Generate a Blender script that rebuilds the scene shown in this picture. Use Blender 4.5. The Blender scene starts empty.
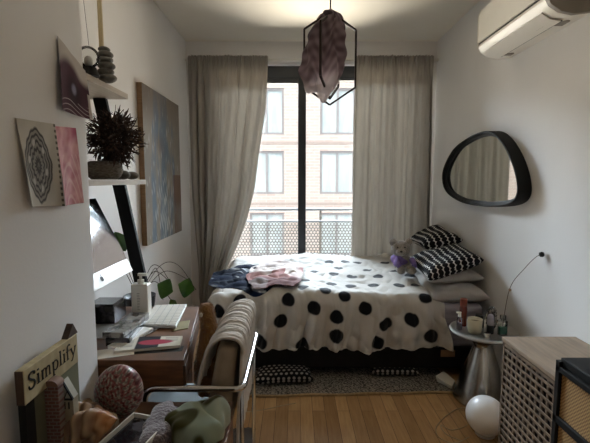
import bpy, bmesh, math, random
import numpy as np
from mathutils import Vector, Matrix
random.seed(7); RNG = np.random.RandomState(7)
PI = math.pi
sc = bpy.context.scene
COL = sc.collection

# ---------------------------------------------------------------- camera, world, sun, lights, exposure
F_PX, CX, CY, CAM_H = 410.0, 295.0, 221.5, 1.35
PITCH = math.atan((CY - 180) / F_PX)
cd = bpy.data.cameras.new('camera'); cam = bpy.data.objects.new('camera', cd); COL.objects.link(cam)
cd.sensor_width = 36; cd.lens = F_PX / 590 * 36; cd.clip_start = 0.03; cd.clip_end = 200
cam.location = (0, 0, CAM_H); cam.rotation_euler = (PI / 2 - PITCH, 0, 0)
sc.camera = cam
w = bpy.data.worlds.new('world'); sc.world = w; w.use_nodes = True
bg = w.node_tree.nodes['Background']; bg.inputs[0].default_value = (0.74, 0.86, 1.0, 1); bg.inputs[1].default_value = 1.6
sd = bpy.data.lights.new('sun', 'SUN'); sd.energy = 2.0; sd.angle = 0.02; sd.color = (1, 0.93, 0.84)
so = bpy.data.objects.new('sun', sd); COL.objects.link(so)
so.rotation_euler = Vector((0.35, 0.75, -0.75)).to_track_quat('-Z', 'Y').to_euler()
pd = bpy.data.lights.new('window_portal', 'AREA'); pd.shape = 'RECTANGLE'; pd.size = 2.1; pd.size_y = 2.4
po = bpy.data.objects.new('window_portal', pd); COL.objects.link(po); pd.cycles.is_portal = True
po.location = (0.22, 4.30, 1.28); po.rotation_euler = (-PI / 2, 0, 0)
def area(name, loc, target, sx, sy, energy, color):
    d = bpy.data.lights.new(name, 'AREA'); d.shape = 'RECTANGLE'; d.size = sx; d.size_y = sy; d.energy = energy; d.color = color
    o = bpy.data.objects.new(name, d); COL.objects.link(o); o.location = loc
    o.rotation_euler = (Vector(target) - Vector(loc)).to_track_quat('-Z', 'Y').to_euler(); return o
area('sky_fill', (0.15, 12, 5.9), (0.15, 0, 5.4), 24, 3.2, 14000, (0.74, 0.87, 1.0))      # added lamp standing in for open sky, kept out of view
area('street_fill', (0.2, 12, -3.2), (0.2, 0, -2.2), 24, 4, 10500, (1.0, 0.92, 0.79))     # unseen lamp added in place of street bounce, brightens the ceiling
area('rear_fill', (0.35, -1.42, 1.75), (0.25, 3.0, 1.5), 1.7, 1.5, 1.2, (1.0, 0.93, 0.84))   # weak fill lamp added behind the camera
sc.view_settings.view_transform = 'Standard'; sc.view_settings.look = 'None'
sc.view_settings.gamma = 1; sc.view_settings.use_curve_mapping = False
sc.view_settings.exposure = 0.45
sc.cycles.use_denoising = True
sc.cycles.max_bounces = 10; sc.cycles.diffuse_bounces = 7; sc.cycles.transparent_max_bounces = 16
sc.cycles.sample_clamp_indirect = 6; sc.cycles.caustics_reflective = False; sc.cycles.caustics_refractive = False

# ---------------------------------------------------------------- measuring helpers
_c, _s = math.cos(PITCH), math.sin(PITCH)
def ray(x, y):
    u = (x - CX) / F_PX; v = (CY - y) / F_PX
    return u, _c + v * _s, -_s + v * _c
def atY(x, y, Y):
    a, b, d = ray(x, y); t = Y / b; return Vector((a * t, Y, CAM_H + d * t))
def atZ(x, y, Z):
    a, b, d = ray(x, y); t = (Z - CAM_H) / d; return Vector((a * t, b * t, Z))
def atX(x, y, X):
    a, b, d = ray(x, y); t = X / a; return Vector((X, b * t, CAM_H + d * t))
def pj(X, Y, Z):
    Z = Z - CAM_H; d = Y * _c - Z * _s; v = Y * _s + Z * _c
    return CX + F_PX * X / d, CY - F_PX * v / d

# ---------------------------------------------------------------- materials
def newmat(name):
    m = bpy.data.materials.new(name); m.use_nodes = True
    nt = m.node_tree; return m, nt, nt.nodes['Principled BSDF']
def rgb(c):
    if isinstance(c, str):
        c = [int(c[i:i + 2], 16) / 255 for i in (0, 2, 4)]
        c = [x / 12.92 if x <= 0.04045 else ((x + 0.055) / 1.055) ** 2.4 for x in c]
    return (c[0], c[1], c[2], 1)
def mat(name, col, rough=0.6, metal=0.0, col2=None, scale=12.0, bump=0.0, bscale=60.0, trans=0.0, spec=0.5, stretch=None, contrast=(0.35, 0.65), detail=4, coat=0, sheen=0):
    m, nt, p = newmat(name)
    p.inputs['Base Color'].default_value = rgb(col); p.inputs['Roughness'].default_value = rough
    p.inputs['Metallic'].default_value = metal; p.inputs['Specular IOR Level'].default_value = spec
    p.inputs['Coat Weight'].default_value = coat; p.inputs['Sheen Weight'].default_value = sheen
    tc = nt.nodes.new('ShaderNodeTexCoord'); mp = nt.nodes.new('ShaderNodeMapping')
    nt.links.new(tc.outputs['Object'], mp.inputs[0])
    if stretch: mp.inputs['Scale'].default_value = stretch
    if col2 is not None:
        n = nt.nodes.new('ShaderNodeTexNoise'); n.inputs['Scale'].default_value = scale; n.inputs['Detail'].default_value = detail
        r = nt.nodes.new('ShaderNodeValToRGB'); r.color_ramp.elements[0].position = contrast[0]; r.color_ramp.elements[1].position = contrast[1]
        r.color_ramp.elements[0].color = rgb(col); r.color_ramp.elements[1].color = rgb(col2)
        nt.links.new(mp.outputs[0], n.inputs['Vector']); nt.links.new(n.outputs[0], r.inputs[0]); nt.links.new(r.outputs[0], p.inputs['Base Color'])
    if bump:
        n2 = nt.nodes.new('ShaderNodeTexNoise'); n2.inputs['Scale'].default_value = bscale; n2.inputs['Detail'].default_value = 3
        b = nt.nodes.new('ShaderNodeBump'); b.inputs['Strength'].default_value = bump; b.inputs['Distance'].default_value = 0.01
        nt.links.new(mp.outputs[0], n2.inputs['Vector']); nt.links.new(n2.outputs[0], b.inputs['Height']); nt.links.new(b.outputs[0], p.inputs['Normal'])
    if trans:
        t = nt.nodes.new('ShaderNodeBsdfTranslucent'); t.inputs[0].default_value = rgb(col)
        mx = nt.nodes.new('ShaderNodeMixShader'); mx.inputs[0].default_value = trans
        out = nt.nodes['Material Output']
        nt.links.new(p.outputs[0], mx.inputs[1]); nt.links.new(t.outputs[0], mx.inputs[2]); nt.links.new(mx.outputs[0], out.inputs[0])
    return m
def vcmat(name, rough=0.8, sheen=0.0, bump=0.0, bscale=200, trans=0):
    m, nt, p = newmat(name)
    a = nt.nodes.new('ShaderNodeVertexColor'); a.layer_name = 'pattern'
    nt.links.new(a.outputs[0], p.inputs['Base Color']); p.inputs['Roughness'].default_value = rough
    p.inputs['Sheen Weight'].default_value = sheen; p.inputs['Specular IOR Level'].default_value = 0.12
    if bump:
        tc = nt.nodes.new('ShaderNodeTexCoord')
        n2 = nt.nodes.new('ShaderNodeTexNoise'); n2.inputs['Scale'].default_value = bscale
        b = nt.nodes.new('ShaderNodeBump'); b.inputs['Strength'].default_value = bump; b.inputs['Distance'].default_value = 0.005
        nt.links.new(tc.outputs['Object'], n2.inputs['Vector']); nt.links.new(n2.outputs[0], b.inputs['Height']); nt.links.new(b.outputs[0], p.inputs['Normal'])
    if trans:
        t = nt.nodes.new('ShaderNodeBsdfTranslucent'); nt.links.new(a.outputs[0], t.inputs[0])
        mx = nt.nodes.new('ShaderNodeMixShader'); mx.inputs[0].default_value = trans
        nt.links.new(p.outputs[0], mx.inputs[1]); nt.links.new(t.outputs[0], mx.inputs[2]); nt.links.new(mx.outputs[0], nt.nodes['Material Output'].inputs[0])
    return m
def glassmat(name, tint=(1, 1, 1), ior=1.45, base=0.05):
    """thin clear glass: see-through with a fresnel reflection"""
    m, nt, p = newmat(name); nt.nodes.remove(p)
    t = nt.nodes.new('ShaderNodeBsdfTransparent'); t.inputs[0].default_value = (*tint, 1)
    g = nt.nodes.new('ShaderNodeBsdfGlossy'); g.inputs['Roughness'].default_value = 0.02
    f = nt.nodes.new('ShaderNodeFresnel'); f.inputs[0].default_value = ior
    mx = nt.nodes.new('ShaderNodeMixShader')
    nt.links.new(f.outputs[0], mx.inputs[0]); nt.links.new(t.outputs[0], mx.inputs[1]); nt.links.new(g.outputs[0], mx.inputs[2])
    nt.links.new(mx.outputs[0], nt.nodes['Material Output'].inputs[0]); return m

def floor_mat():
    m, nt, p = newmat('oak_strip_floor')
    tc = nt.nodes.new('ShaderNodeTexCoord'); mp = nt.nodes.new('ShaderNodeMapping'); mp.inputs['Rotation'].default_value = (0, 0, PI / 2)
    b = nt.nodes.new('ShaderNodeTexBrick'); b.offset = 0.37; b.offset_frequency = 2
    b.inputs['Scale'].default_value = 1; b.inputs['Brick Width'].default_value = 0.48; b.inputs['Row Height'].default_value = 0.072
    b.inputs['Mortar Size'].default_value = 0.0012; b.inputs['Mortar Smooth'].default_value = 0.2
    b.inputs['Color1'].default_value = rgb('a07c52'); b.inputs['Color2'].default_value = rgb('c7a274'); b.inputs['Mortar'].default_value = rgb('3c2716')
    n = nt.nodes.new('ShaderNodeTexNoise'); n.inputs['Scale'].default_value = 9; n.inputs['Detail'].default_value = 6
    mp2 = nt.nodes.new('ShaderNodeMapping'); mp2.inputs['Scale'].default_value = (8, 0.8, 1)
    mx = nt.nodes.new('ShaderNodeMix'); mx.data_type = 'RGBA'; mx.blend_type = 'MULTIPLY'; mx.inputs[0].default_value = 0.55
    r = nt.nodes.new('ShaderNodeValToRGB'); r.color_ramp.elements[0].position = 0.3; r.color_ramp.elements[1].position = 0.65
    r.color_ramp.elements[0].color = (0.62, 0.52, 0.42, 1)
    L = nt.links.new
    L(tc.outputs['Object'], mp.inputs[0]); L(mp.outputs[0], b.inputs['Vector']); L(tc.outputs['Object'], mp2.inputs[0]); L(mp2.outputs[0], n.inputs['Vector'])
    L(n.outputs[0], r.inputs[0]); L(b.outputs[0], mx.inputs[6]); L(r.outputs[0], mx.inputs[7]); L(mx.outputs[2], p.inputs['Base Color'])
    p.inputs['Roughness'].default_value = 0.38
    bp = nt.nodes.new('ShaderNodeBump'); bp.inputs['Strength'].default_value = 0.15; bp.inputs['Distance'].default_value = 0.002
    L(b.outputs['Fac'], bp.inputs['Height']); bp.invert = True; L(bp.outputs[0], p.inputs['Normal'])
    return m
def brick_mat(name, c1, c2, mortar, bw, rh, ms, axis='XZ'):
    m, nt, p = newmat(name)
    tc = nt.nodes.new('ShaderNodeTexCoord'); sp = nt.nodes.new('ShaderNodeSeparateXYZ'); cb = nt.nodes.new('ShaderNodeCombineXYZ')
    b = nt.nodes.new('ShaderNodeTexBrick'); b.inputs['Scale'].default_value = 1
    b.inputs['Brick Width'].default_value = bw; b.inputs['Row Height'].default_value = rh; b.inputs['Mortar Size'].default_value = ms
    b.inputs['Color1'].default_value = rgb(c1); b.inputs['Color2'].default_value = rgb(c2); b.inputs['Mortar'].default_value = rgb(mortar)
    L = nt.links.new
    L(tc.outputs['Object'], sp.inputs[0]); L(sp.outputs['XYZ'.index(axis[0])], cb.inputs[0]); L(sp.outputs[2], cb.inputs[1]); L(cb.outputs[0], b.inputs['Vector'])
    L(b.outputs[0], p.inputs['Base Color']); p.inputs['Roughness'].default_value = 0.85
    return m
def rug_mat():
    m, nt, p = newmat('flat_woven_rug')
    tc = nt.nodes.new('ShaderNodeTexCoord'); mp = nt.nodes.new('ShaderNodeMapping'); mp.inputs['Scale'].default_value = (1, 1.6, 1); mp.inputs['Rotation'].default_value = (0, 0, 0.5)
    b = nt.nodes.new('ShaderNodeTexChecker'); b.inputs['Scale'].default_value = 62
    b.inputs['Color1'].default_value = rgb('2c2926'); b.inputs['Color2'].default_value = rgb('8d857b')
    n = nt.nodes.new('ShaderNodeTexNoise'); n.inputs['Scale'].default_value = 30
    ad = nt.nodes.new('ShaderNodeMix'); ad.data_type = 'RGBA'; ad.inputs[0].default_value = 0.05
    L = nt.links.new
    L(tc.outputs['Object'], mp.inputs[0]); L(mp.outputs[0], ad.inputs[6]); L(mp.outputs[0], n.inputs['Vector']); L(n.outputs[1], ad.inputs[7]); L(ad.outputs[2], b.inputs['Vector'])
    L(b.outputs[0], p.inputs['Base Color']); p.inputs['Roughness'].default_value = 0.95
    return m

M = {}
M['wall'] = mat('white_plaster', 'dfdddb', 0.75, col2='dbd8d5', scale=2, bump=0.05, bscale=90)
M['ceiling'] = mat('ceiling_paint', 'e2dccf', 0.85, col2='dfd8ca', scale=2)
M['floor'] = floor_mat()
M['black_metal'] = mat('black_aluminium', '1d2024', 0.35, col2='24272b', scale=5)
M['glass'] = glassmat('window_glass', (0.98, 0.985, 0.98))
M['curtain'] = mat('linen_curtain', 'b3aea6', .9, col2='a6a098', scale=40, bump=0.25, bscale=350, trans=0.30, spec=0.1, stretch=(1, 1, 0.15))
M['white_paint'] = mat('white_paint', 'e6e3dc', 0.4, col2='dedbd3', scale=6)
M['plastic'] = mat('white_plastic', 'e7e3da', 0.35, col2='e0dcd2', scale=3)
M['grey_plastic'] = mat('grey_plastic', '8a837a', 0.5, col2='7f786f', scale=6)
M['dark_plastic'] = mat('dark_plastic', '25221f', 0.5, col2='1d1b19', scale=6)
M['chrome'] = mat('chrome', 'c9c9c9', 0.14, 1.0, col2='b4b4b4', scale=8)
M['steel'] = mat('brushed_metal', 'b9b6b0', 0.24, 1.0, col2='8e8b86', scale=5, bump=0.12, bscale=14)
M['steel2'] = mat('satin_metal_top', 'd2d0cc', .38, .9, col2='bebcb8', scale=7)
M['black_wood'] = mat('black_painted_wood', '0c0b0b', 0.6, col2='131211', scale=18, spec=.25)
M['brown_wood'] = mat('brown_wood', '4e3322', 0.5, col2='6b4930', scale=7, stretch=(1, 1, 9))
M['walnut'] = mat('desk_wood', '5a3b26', 0.45, col2='7a5233', scale=5, stretch=(2, 2, 14))
M['cab_wood'] = mat('greyed_oak', '7f6d5c', 0.5, col2='94806b', scale=6, stretch=(9, 1, 9))
M['lattice'] = mat('lattice_wood', '77634f', 0.6, col2='5f4e3f', scale=20)
M['dark_inside'] = mat('dark_interior', '1a1210', 0.9, col2='221815', scale=9)
M['cane'] = mat('woven_cane', 'b08d5c', 0.7, col2='7e6038', scale=150, detail=0, contrast=(0.42, 0.58))
M['shelf'] = mat('shelf_board', 'b5aa9b', 0.5, col2='a89c8c', scale=8, stretch=(8, 1, 8))
M['paper'] = mat('white_paper', 'dcd6ca', 0.8, col2='d2cbbd', scale=6)
M['opal'] = mat('opal_glass', 'e9e9ea', 0.35, col2='dfe0e2', scale=4)
M['mirror'] = mat('mirror_glass', 'c4c2ba', 0.03, 1.0, col2='c9c7c0', scale=2)
M['cable'] = mat('pale_cable', 'b9a98e', 0.6, col2='ac9c80', scale=9)
M['VC'] = vcmat('patterned_cloth', 0.92, 0.0, 0.25, 260)
M['VCpaper'] = vcmat('printed_paper', 0.7)
M['VCgloss'] = vcmat('painted_glaze', 0.3)

# ---------------------------------------------------------------- mesh helpers
def tagp(o, label=None, cat=None, group=None, kind=None):
    if label: o['label'] = label
    if cat: o['category'] = cat
    if group: o['group'] = group
    if kind: o['kind'] = kind
    return o
def thing(name, loc, label, cat, group=None, rz=0):
    o = bpy.data.objects.new(name, None); COL.objects.link(o); o.location = loc; o.rotation_euler = (0, 0, rz)
    o.empty_display_size = 0.05
    return tagp(o, label, cat, group)
def worldm(o):
    m = Matrix.Translation(o.location) @ o.rotation_euler.to_matrix().to_4x4()
    return worldm(o.parent) @ m if o.parent else m
def link(name, me, m, parent=None, smooth=None, bevel=0, bseg=2, origin=None, sub=0, solid=0):
    """me holds world coordinates; they are rebased on the parent (or on a base point of its own)"""
    o = bpy.data.objects.new(name, me); COL.objects.link(o)
    if m: me.materials.append(m)
    if parent is not None:
        o.parent = parent; me.transform(worldm(parent).inverted())
    else:
        n = len(me.vertices); co = np.empty(n * 3, np.float32); me.vertices.foreach_get('co', co); co = co.reshape(-1, 3)
        b = Vector(origin) if origin is not None else Vector(((co[:, 0].min() + co[:, 0].max()) / 2, (co[:, 1].min() + co[:, 1].max()) / 2, co[:, 2].min()))
        me.transform(Matrix.Translation(-b)); o.location = b
    if smooth == 'all': me.polygons.foreach_set('use_smooth', [True] * len(me.polygons))
    elif smooth: 
        me.polygons.foreach_set('use_smooth', [True] * len(me.polygons)); me.set_sharp_from_angle(angle=math.radians(smooth))
    if solid:
        s = o.modifiers.new('s', 'SOLIDIFY'); s.thickness = solid; s.offset = 0
    if bevel:
        b = o.modifiers.new('b', 'BEVEL'); b.width = bevel; b.segments = bseg; b.limit_method = 'ANGLE'; b.angle_limit = math.radians(40)
    if sub:
        s = o.modifiers.new('u', 'SUBSURF'); s.levels = sub; s.render_levels = sub
    return o
class MB:
    def __init__(s): s.b = bmesh.new()
    def verts(s, pts): return [s.b.verts.new(p) for p in pts]
    def box(s, x0, x1, y0, y1, z0, z1, mtx=None):
        p = [Vector((x, y, z)) for x in (x0, x1) for y in (y0, y1) for z in (z0, z1)]
        if mtx: p = [mtx @ q for q in p]
        v = s.verts(p)
        for f in ((0, 1, 3, 2), (4, 6, 7, 5), (0, 4, 5, 1), (2, 3, 7, 6), (0, 2, 6, 4), (1, 5, 7, 3)): s.b.faces.new([v[i] for i in f])
        return s
    def hexa(s, p):   # 8 corners: bottom 4 (ring), top 4 (ring)
        v = s.verts(p)
        for f in ((3, 2, 1, 0), (4, 5, 6, 7), (0, 1, 5, 4), (1, 2, 6, 5), (2, 3, 7, 6), (3, 0, 4, 7)): s.b.faces.new([v[i] for i in f])
        return s
    def bar(s, a, b, wx, wy, up=(0, 0, 1)):
        a, b = Vector(a), Vector(b); d = (b - a).normalized(); u = Vector(up)
        if abs(d.dot(u)) > .98: u = Vector((0, 1, 0))
        e = d.cross(u).normalized(); g = e.cross(d).normalized()
        return s.hexa([a + e * i * wx / 2 + g * j * wy / 2 for i, j in ((-1, -1), (1, -1), (1, 1), (-1, 1))] + [b + e * i * wx / 2 + g * j * wy / 2 for i, j in ((-1, -1), (1, -1), (1, 1), (-1, 1))])
    def tube(s, pts, r, n=10, closed=False, flat=1.0):
        pts = [Vector(p) for p in pts]; N = len(pts); rings = []
        rr = r if hasattr(r, '__len__') else [r] * N
        prev = None
        for i, p in enumerate(pts):
            if closed: d = (pts[(i + 1) % N] - pts[i - 1]).normalized()
            else: d = (pts[min(i + 1, N - 1)] - pts[max(i - 1, 0)]).normalized()
            if prev is None:
                a = d.orthogonal().normalized()
            else:
                a = (prev - d * prev.dot(d)); a = a.normalized() if a.length > 1e-6 else d.orthogonal().normalized()
            prev = a; b = d.cross(a)
            rings.append(s.verts([p + (a * math.cos(t) + b * math.sin(t) * flat) * rr[i] for t in (2 * PI * k / n for k in range(n))]))
        m = N if closed else N - 1
        for i in range(m):
            A, B = rings[i], rings[(i + 1) % N]
            for k in range(n): s.b.faces.new((A[k], A[(k + 1) % n], B[(k + 1) % n], B[k]))
        if not closed:
            s.b.faces.new(rings[0][::-1]); s.b.faces.new(rings[-1])
        return s
    def lathe(s, prof, c, n=32, sx=1, sy=1, mtx=None, cap=True):
        c = Vector(c); rings = []
        for r, z in prof:
            pts = [Vector((r * sx * math.cos(2 * PI * k / n), r * sy * math.sin(2 * PI * k / n), z)) for k in range(n)]
            rings.append(s.verts([(mtx @ p if mtx else p) + c for p in pts]))
        for A, B in zip(rings, rings[1:]):
            for k in range(n): s.b.faces.new((A[k], A[(k + 1) % n], B[(k + 1) % n], B[k]))
        if cap:
            s.b.faces.new(rings[0][::-1]); s.b.faces.new(rings[-1])
        return s
    def ball(s, c, r, mtx=None, n=16):
        r = r if hasattr(r, '__len__') else (r, r, r); c = Vector(c)
        prof = [(math.sin(PI * i / n), -math.cos(PI * i / n)) for i in range(n + 1)]
        rings = []
        for a, z in prof[1:-1]:
            pts = [Vector((a * r[0] * math.cos(2 * PI * k / (2 * n)), a * r[1] * math.sin(2 * PI * k / (2 * n)), z * r[2])) for k in range(2 * n)]
            rings.append(s.verts([(mtx @ p if mtx else p) + c for p in pts]))
        for A, B in zip(rings, rings[1:]):
            for k in range(2 * n): s.b.faces.new((A[k], A[(k + 1) % (2 * n)], B[(k + 1) % (2 * n)], B[k]))
        e = Vector((0, 0, r[2])); 
        if mtx: e = mtx @ e
        lo, hi = s.b.verts.new(c - e), s.b.verts.new(c + e)
        for k in range(2 * n):
            s.b.faces.new((rings[0][(k + 1) % (2 * n)], rings[0][k], lo)); s.b.faces.new((rings[-1][k], rings[-1][(k + 1) % (2 * n)], hi))
        return s
    def prism(s, poly, a, b):   # poly: list of 3D points (Vectors) of a flat outline; extruded from +a to +b
        a, b = Vector(a), Vector(b); A = s.verts([Vector(p) + a for p in poly]); B = s.verts([Vector(p) + b for p in poly]); n = len(poly)
        s.b.faces.new(A[::-1]); s.b.faces.new(B)
        for i in range(n): s.b.faces.new((A[i], A[(i + 1) % n], B[(i + 1) % n], B[i]))
        return s
    def build(s, name, m, parent=None, **kw):
        bmesh.ops.recalc_face_normals(s.b, faces=s.b.faces)
        me = bpy.data.meshes.new(name); s.b.to_mesh(me); s.b.free()
        return link(name, me, m, parent, **kw)
def sheet(name, P, m, parent=None, colour=None, wrap_u=False, wrap_v=False, **kw):
    """P: array (nu, nv, 3) of points, colour: array (nu, nv, 3) linear"""
    nu, nv = P.shape[:2]; idx = np.arange(nu * nv).reshape(nu, nv)
    I = idx if not wrap_u else np.vstack([idx, idx[:1]])
    I = I if not wrap_v else np.hstack([I, I[:, :1]])
    q = np.stack([I[:-1, :-1], I[1:, :-1], I[1:, 1:], I[:-1, 1:]], -1).reshape(-1, 4)
    me = bpy.data.meshes.new(name)
    me.from_pydata(P.reshape(-1, 3).tolist(), [], q.tolist())
    if colour is not None:
        a = me.color_attributes.new('pattern', 'FLOAT_COLOR', 'POINT')
        cc = np.ones((nu * nv, 4), np.float32); cc[:, :3] = colour.reshape(-1, 3); a.data.foreach_set('color', cc.ravel())
    kw.setdefault('smooth', 'all')
    return link(name, me, m, parent, **kw)
def waves(x, y, seed, f0=3.0, f1=12.0, n=10, aniso=(1, 1)):
    r = np.random.RandomState(seed); out = np.zeros_like(x, dtype=float)
    for i in range(n):
        f = r.uniform(f0, f1); a = r.uniform(0, 2 * PI)
        out += np.sin(f * (x * math.cos(a) * aniso[0] + y * math.sin(a) * aniso[1]) + r.uniform(0, 6.28) + 0.7 * np.sin(f * 0.6 * y + i)) * (f0 / f) ** 0.7
    return out / math.sqrt(n)
def C3(h): return np.array(rgb(h)[:3])
def mixc(a, b, t):
    t = np.clip(t, 0, 1)[..., None]; a = C3(a) if isinstance(a, str) else a; b = C3(b) if isinstance(b, str) else b
    return a * (1 - t) + b * t
def sstep(a, b, x): t = np.clip((x - a) / (b - a), 0, 1); return t * t * (3 - 2 * t)
def smooth_curve(pts, n=8, closed=True):
    out = []; N = len(pts); V = [Vector(p) for p in pts]
    rng = range(N) if closed else range(N - 1)
    for i in rng:
        p0, p1, p2, p3 = (V[(i - 1) % N], V[i], V[(i + 1) % N], V[(i + 2) % N]) if closed else (V[max(i - 1, 0)], V[i], V[i + 1], V[min(i + 2, N - 1)])
        for k in range(n):
            t = k / n
            out.append(0.5 * ((2 * p1) + (p2 - p0) * t + (2 * p0 - 5 * p1 + 4 * p2 - p3) * t * t + (3 * p1 - p0 - 3 * p2 + p3) * t ** 3))
    if not closed: out.append(V[-1])
    return out
def struct(name, mb, m, parent=None, **kw):
    o = mb.build(name, m, parent, **kw)
    if parent is None: o['kind'] = 'structure'
    return o
def cushion(name, c, L, W, T, rot, m, colour=None, nu=90, nv=60, pinch=0.10, seed=1, parent=None, pw=0.42, crease=0.012, **kw):
    """a stuffed cushion: one closed surface, corners drawn out"""
    u = np.linspace(-1, 1, nu); v = np.linspace(-1, 1, nv); U, V = np.meshgrid(u, v, indexing='ij')
    prof = np.clip((1 - U ** 4) * (1 - V ** 4), 0, 1) ** pw
    sx = L / 2 * U * (1 - pinch * (1 - U ** 2) * 0 - pinch * (1 - np.abs(V) ** 2) * 0 + 0) * (1 - pinch * (1 - V ** 2) ** 1 * np.abs(U) ** 2)
    sy = W / 2 * V * (1 - pinch * (1 - U ** 2) * np.abs(V) ** 2)
    wr = waves(U * L, V * W, seed, 8, 30, 12) * crease
    top = np.stack([sx, sy, T / 2 * prof + wr * prof], -1); bot = np.stack([sx, sy, -T / 2 * prof + wr * 0.4 * prof], -1)
    P = np.concatenate([top, bot[:, ::-1][:, 1:-1]], 1)
    R = np.array(rot.to_3x3()); P = P @ R.T + np.array(c)
    col = None
    if colour is not None:
        ct = colour(U * L / 2, V * W / 2); col = np.concatenate([ct, ct[:, ::-1][:, 1:-1]], 1)
    return sheet(name, P, m, parent, col, wrap_v=True, **kw)
def eul(x, y, z): return Matrix.Rotation(math.radians(z), 4, 'Z') @ Matrix.Rotation(math.radians(y), 4, 'Y') @ Matrix.Rotation(math.radians(x), 4, 'X')

# ================================================================ THE ROOM
XR, XL, YB, ZC = 1.355, -1.04, 4.05, 2.66
XN, YN = -0.655, 1.31           # near left wall face and the end of it
OX0, OX1, OZ0, OZ1 = -0.78, 1.22, 0.02, 2.45
struct('floor', MB().box(-1.25, 1.6, -1.6, YB + 0.2, -0.12, 0), M['floor'])
struct('ceiling', MB().box(-1.25, 1.6, -1.6, YB + 0.2, ZC, ZC + 0.2), M['ceiling'])
struct('wall_right', MB().box(XR, XR + 0.2, -1.6, YB + 0.2, -0.1, ZC + .1), M['wall'])
struct('wall_left', MB().box(XL - 0.2, XL, YN - .3, YB + 0.2, -0.1, ZC + .1), M['wall'])
struct('wall_left_near', MB().box(XL - 0.2, XN, -1.6, YN, -0.1, ZC + .1), M['wall'], bevel=0.004)
struct('wall_front', MB().box(-1.25, 1.6, -1.75, -1.5, -0.1, ZC + .1), M['wall'])
bw = MB(); bw.box(XL, OX0, YB, YB + .2, 0, ZC); bw.box(OX1, XR, YB, YB + .2, 0, ZC); bw.box(OX0, OX1, YB, YB + .2, OZ1, ZC)
struct('wall_back', bw, M['wall'])
b = MB(); b.box(XR - .015, XR, -1.5, YB, 0, .09); struct('baseboard_right', b, M['white_paint'], bevel=.003)
b = MB(); b.box(XL, XL + .015, YN, YB, 0, .09); struct('baseboard_left', b, M['white_paint'], bevel=.003)
# window: black sliding frame with two panes
FY0, FY1 = 4.11, 4.18
fr = MB(); fr.box(OX0, OX1, FY0, FY1, 2.335, OZ1); fr.box(OX0, OX1, FY0, FY1, OZ0, .10); fr.box(OX0, OX0 + .06, FY0, FY1, .1, 2.335); fr.box(OX1 - .06, OX1, FY0, FY1, .1, 2.335)
win = struct('window_1', fr, M['black_metal'], bevel=.004)
sa = MB(); sa.box(.03, .108, FY0 - .03, FY1 - .01, .1, 2.335); sa.build('mullion', M['black_metal'], win, bevel=.004)
sa = MB(); sa.box(OX0 + .06, .03, FY0 + .005, FY1 - .02, 2.29, 2.335); sa.build('sash_rail', M['black_metal'], win, bevel=.003)
sa = MB(); sa.box(.108, OX1 - .06, FY0 + .005, FY1 - .02, 2.315, 2.335); sa.build('sash_rail', M['black_metal'], win, bevel=.003)
MB().box(OX0 + .06, .03, 4.142, 4.147, .1, 2.29).build('pane', M['glass'], win)
MB().box(.108, OX1 - .06, 4.150, 4.155, .1, 2.315).build('pane', M['glass'], win)

# ================================================================ OUTSIDE
struct('balcony_floor', MB().box(-2.2, 2.6, YB + .2, 5.15, -.25, -.05), mat('balcony_concrete', '8d8a85', .9, col2='9b9892', scale=8))
gd = thing('balcony_guard', (.2, 5.02, -.05), 'white perforated metal balcony guard with a dark handrail outside the window', 'railing')
g = MB(); pitch = .040; RO = pitch / math.sqrt(3); ri = RO * .70; zt = .835
rows = int(.80 / (RO * 1.5)); cols = int(3.4 / pitch)
for j in range(rows):
    for i in range(cols):
        cx = -1.5 + i * pitch + (pitch / 2 if j % 2 else 0); cz = zt - RO - j * RO * 1.5
        o_ = g.verts([(cx + RO * math.sin(PI / 3 * k), 5.02, cz + RO * math.cos(PI / 3 * k)) for k in range(6)])
        i_ = g.verts([(cx + ri * math.sin(PI / 3 * k), 5.02, cz + ri * math.cos(PI / 3 * k)) for k in range(6)])
        for k in range(6): g.b.faces.new((o_[k], o_[(k + 1) % 6], i_[(k + 1) % 6], i_[k]))
bmesh.ops.remove_doubles(g.b, verts=g.b.verts, dist=.0008)
M['guard'] = mat('grey_powder_coat', '77736d', .5, col2='706c66', scale=6)
g.build('perforated_panel', M['guard'], gd, solid=.003)
MB().box(-1.5, 1.95, 5.0, 5.04, zt, zt + .022).build('panel_rail', mat('grey_rail', '8f9294', .5, col2='878a8c', scale=4), gd, bevel=.003)
MB().box(-1.5, 1.95, 5.0, 5.045, .975, 1.005).build('handrail', mat('handrail_grey', '7e8284', .45, col2='74787a', scale=4), gd, bevel=.004)
for x in (-1.48, .30, 1.92): MB().box(x, x + .03, 5.045, 5.075, -.05, .99).build('post', M['grey_plastic'], gd, bevel=.003)

BY = 18.0
bl = thing('apartment_building', (0, BY, -6), 'sunlit pale brick apartment building with grey framed windows across the street', 'building')
M['brick'] = brick_mat('pale_brick', 'c2ab9f', 'cab8ab', 'cdc1b7', .42, .13, .018)
M['win_frame'] = mat('grey_window_frame', '9d9794', .5, col2='968f8c', scale=4)
M['house_glass'] = mat('curtained_window_glass', 'b4bcba', .12, 0.0, col2='c9cdc8', scale=1.1, stretch=(3, 1, .6), spec=1.0)
M['ledge'] = mat('brick_ledge', 'b3a196', .8, col2='ab9a8f', scale=6)
cols_ = [196, 266.5, 337.5, 408]; rws = [(26, 72), (88, 134.5), (151, 194), (213, 256), (275, 318)]
WH = 17.5
mbw = MB()
xs = [-13.]; 
for cx in cols_: xs += [atY(cx - WH, 150, BY).x, atY(cx + WH, 150, BY).x]
xs.append(14.)
zs = [6.6]
for a_, b_ in rws: zs += [atY(300, a_, BY).z, atY(300, b_, BY).z]
zs.append(-7)
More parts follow.
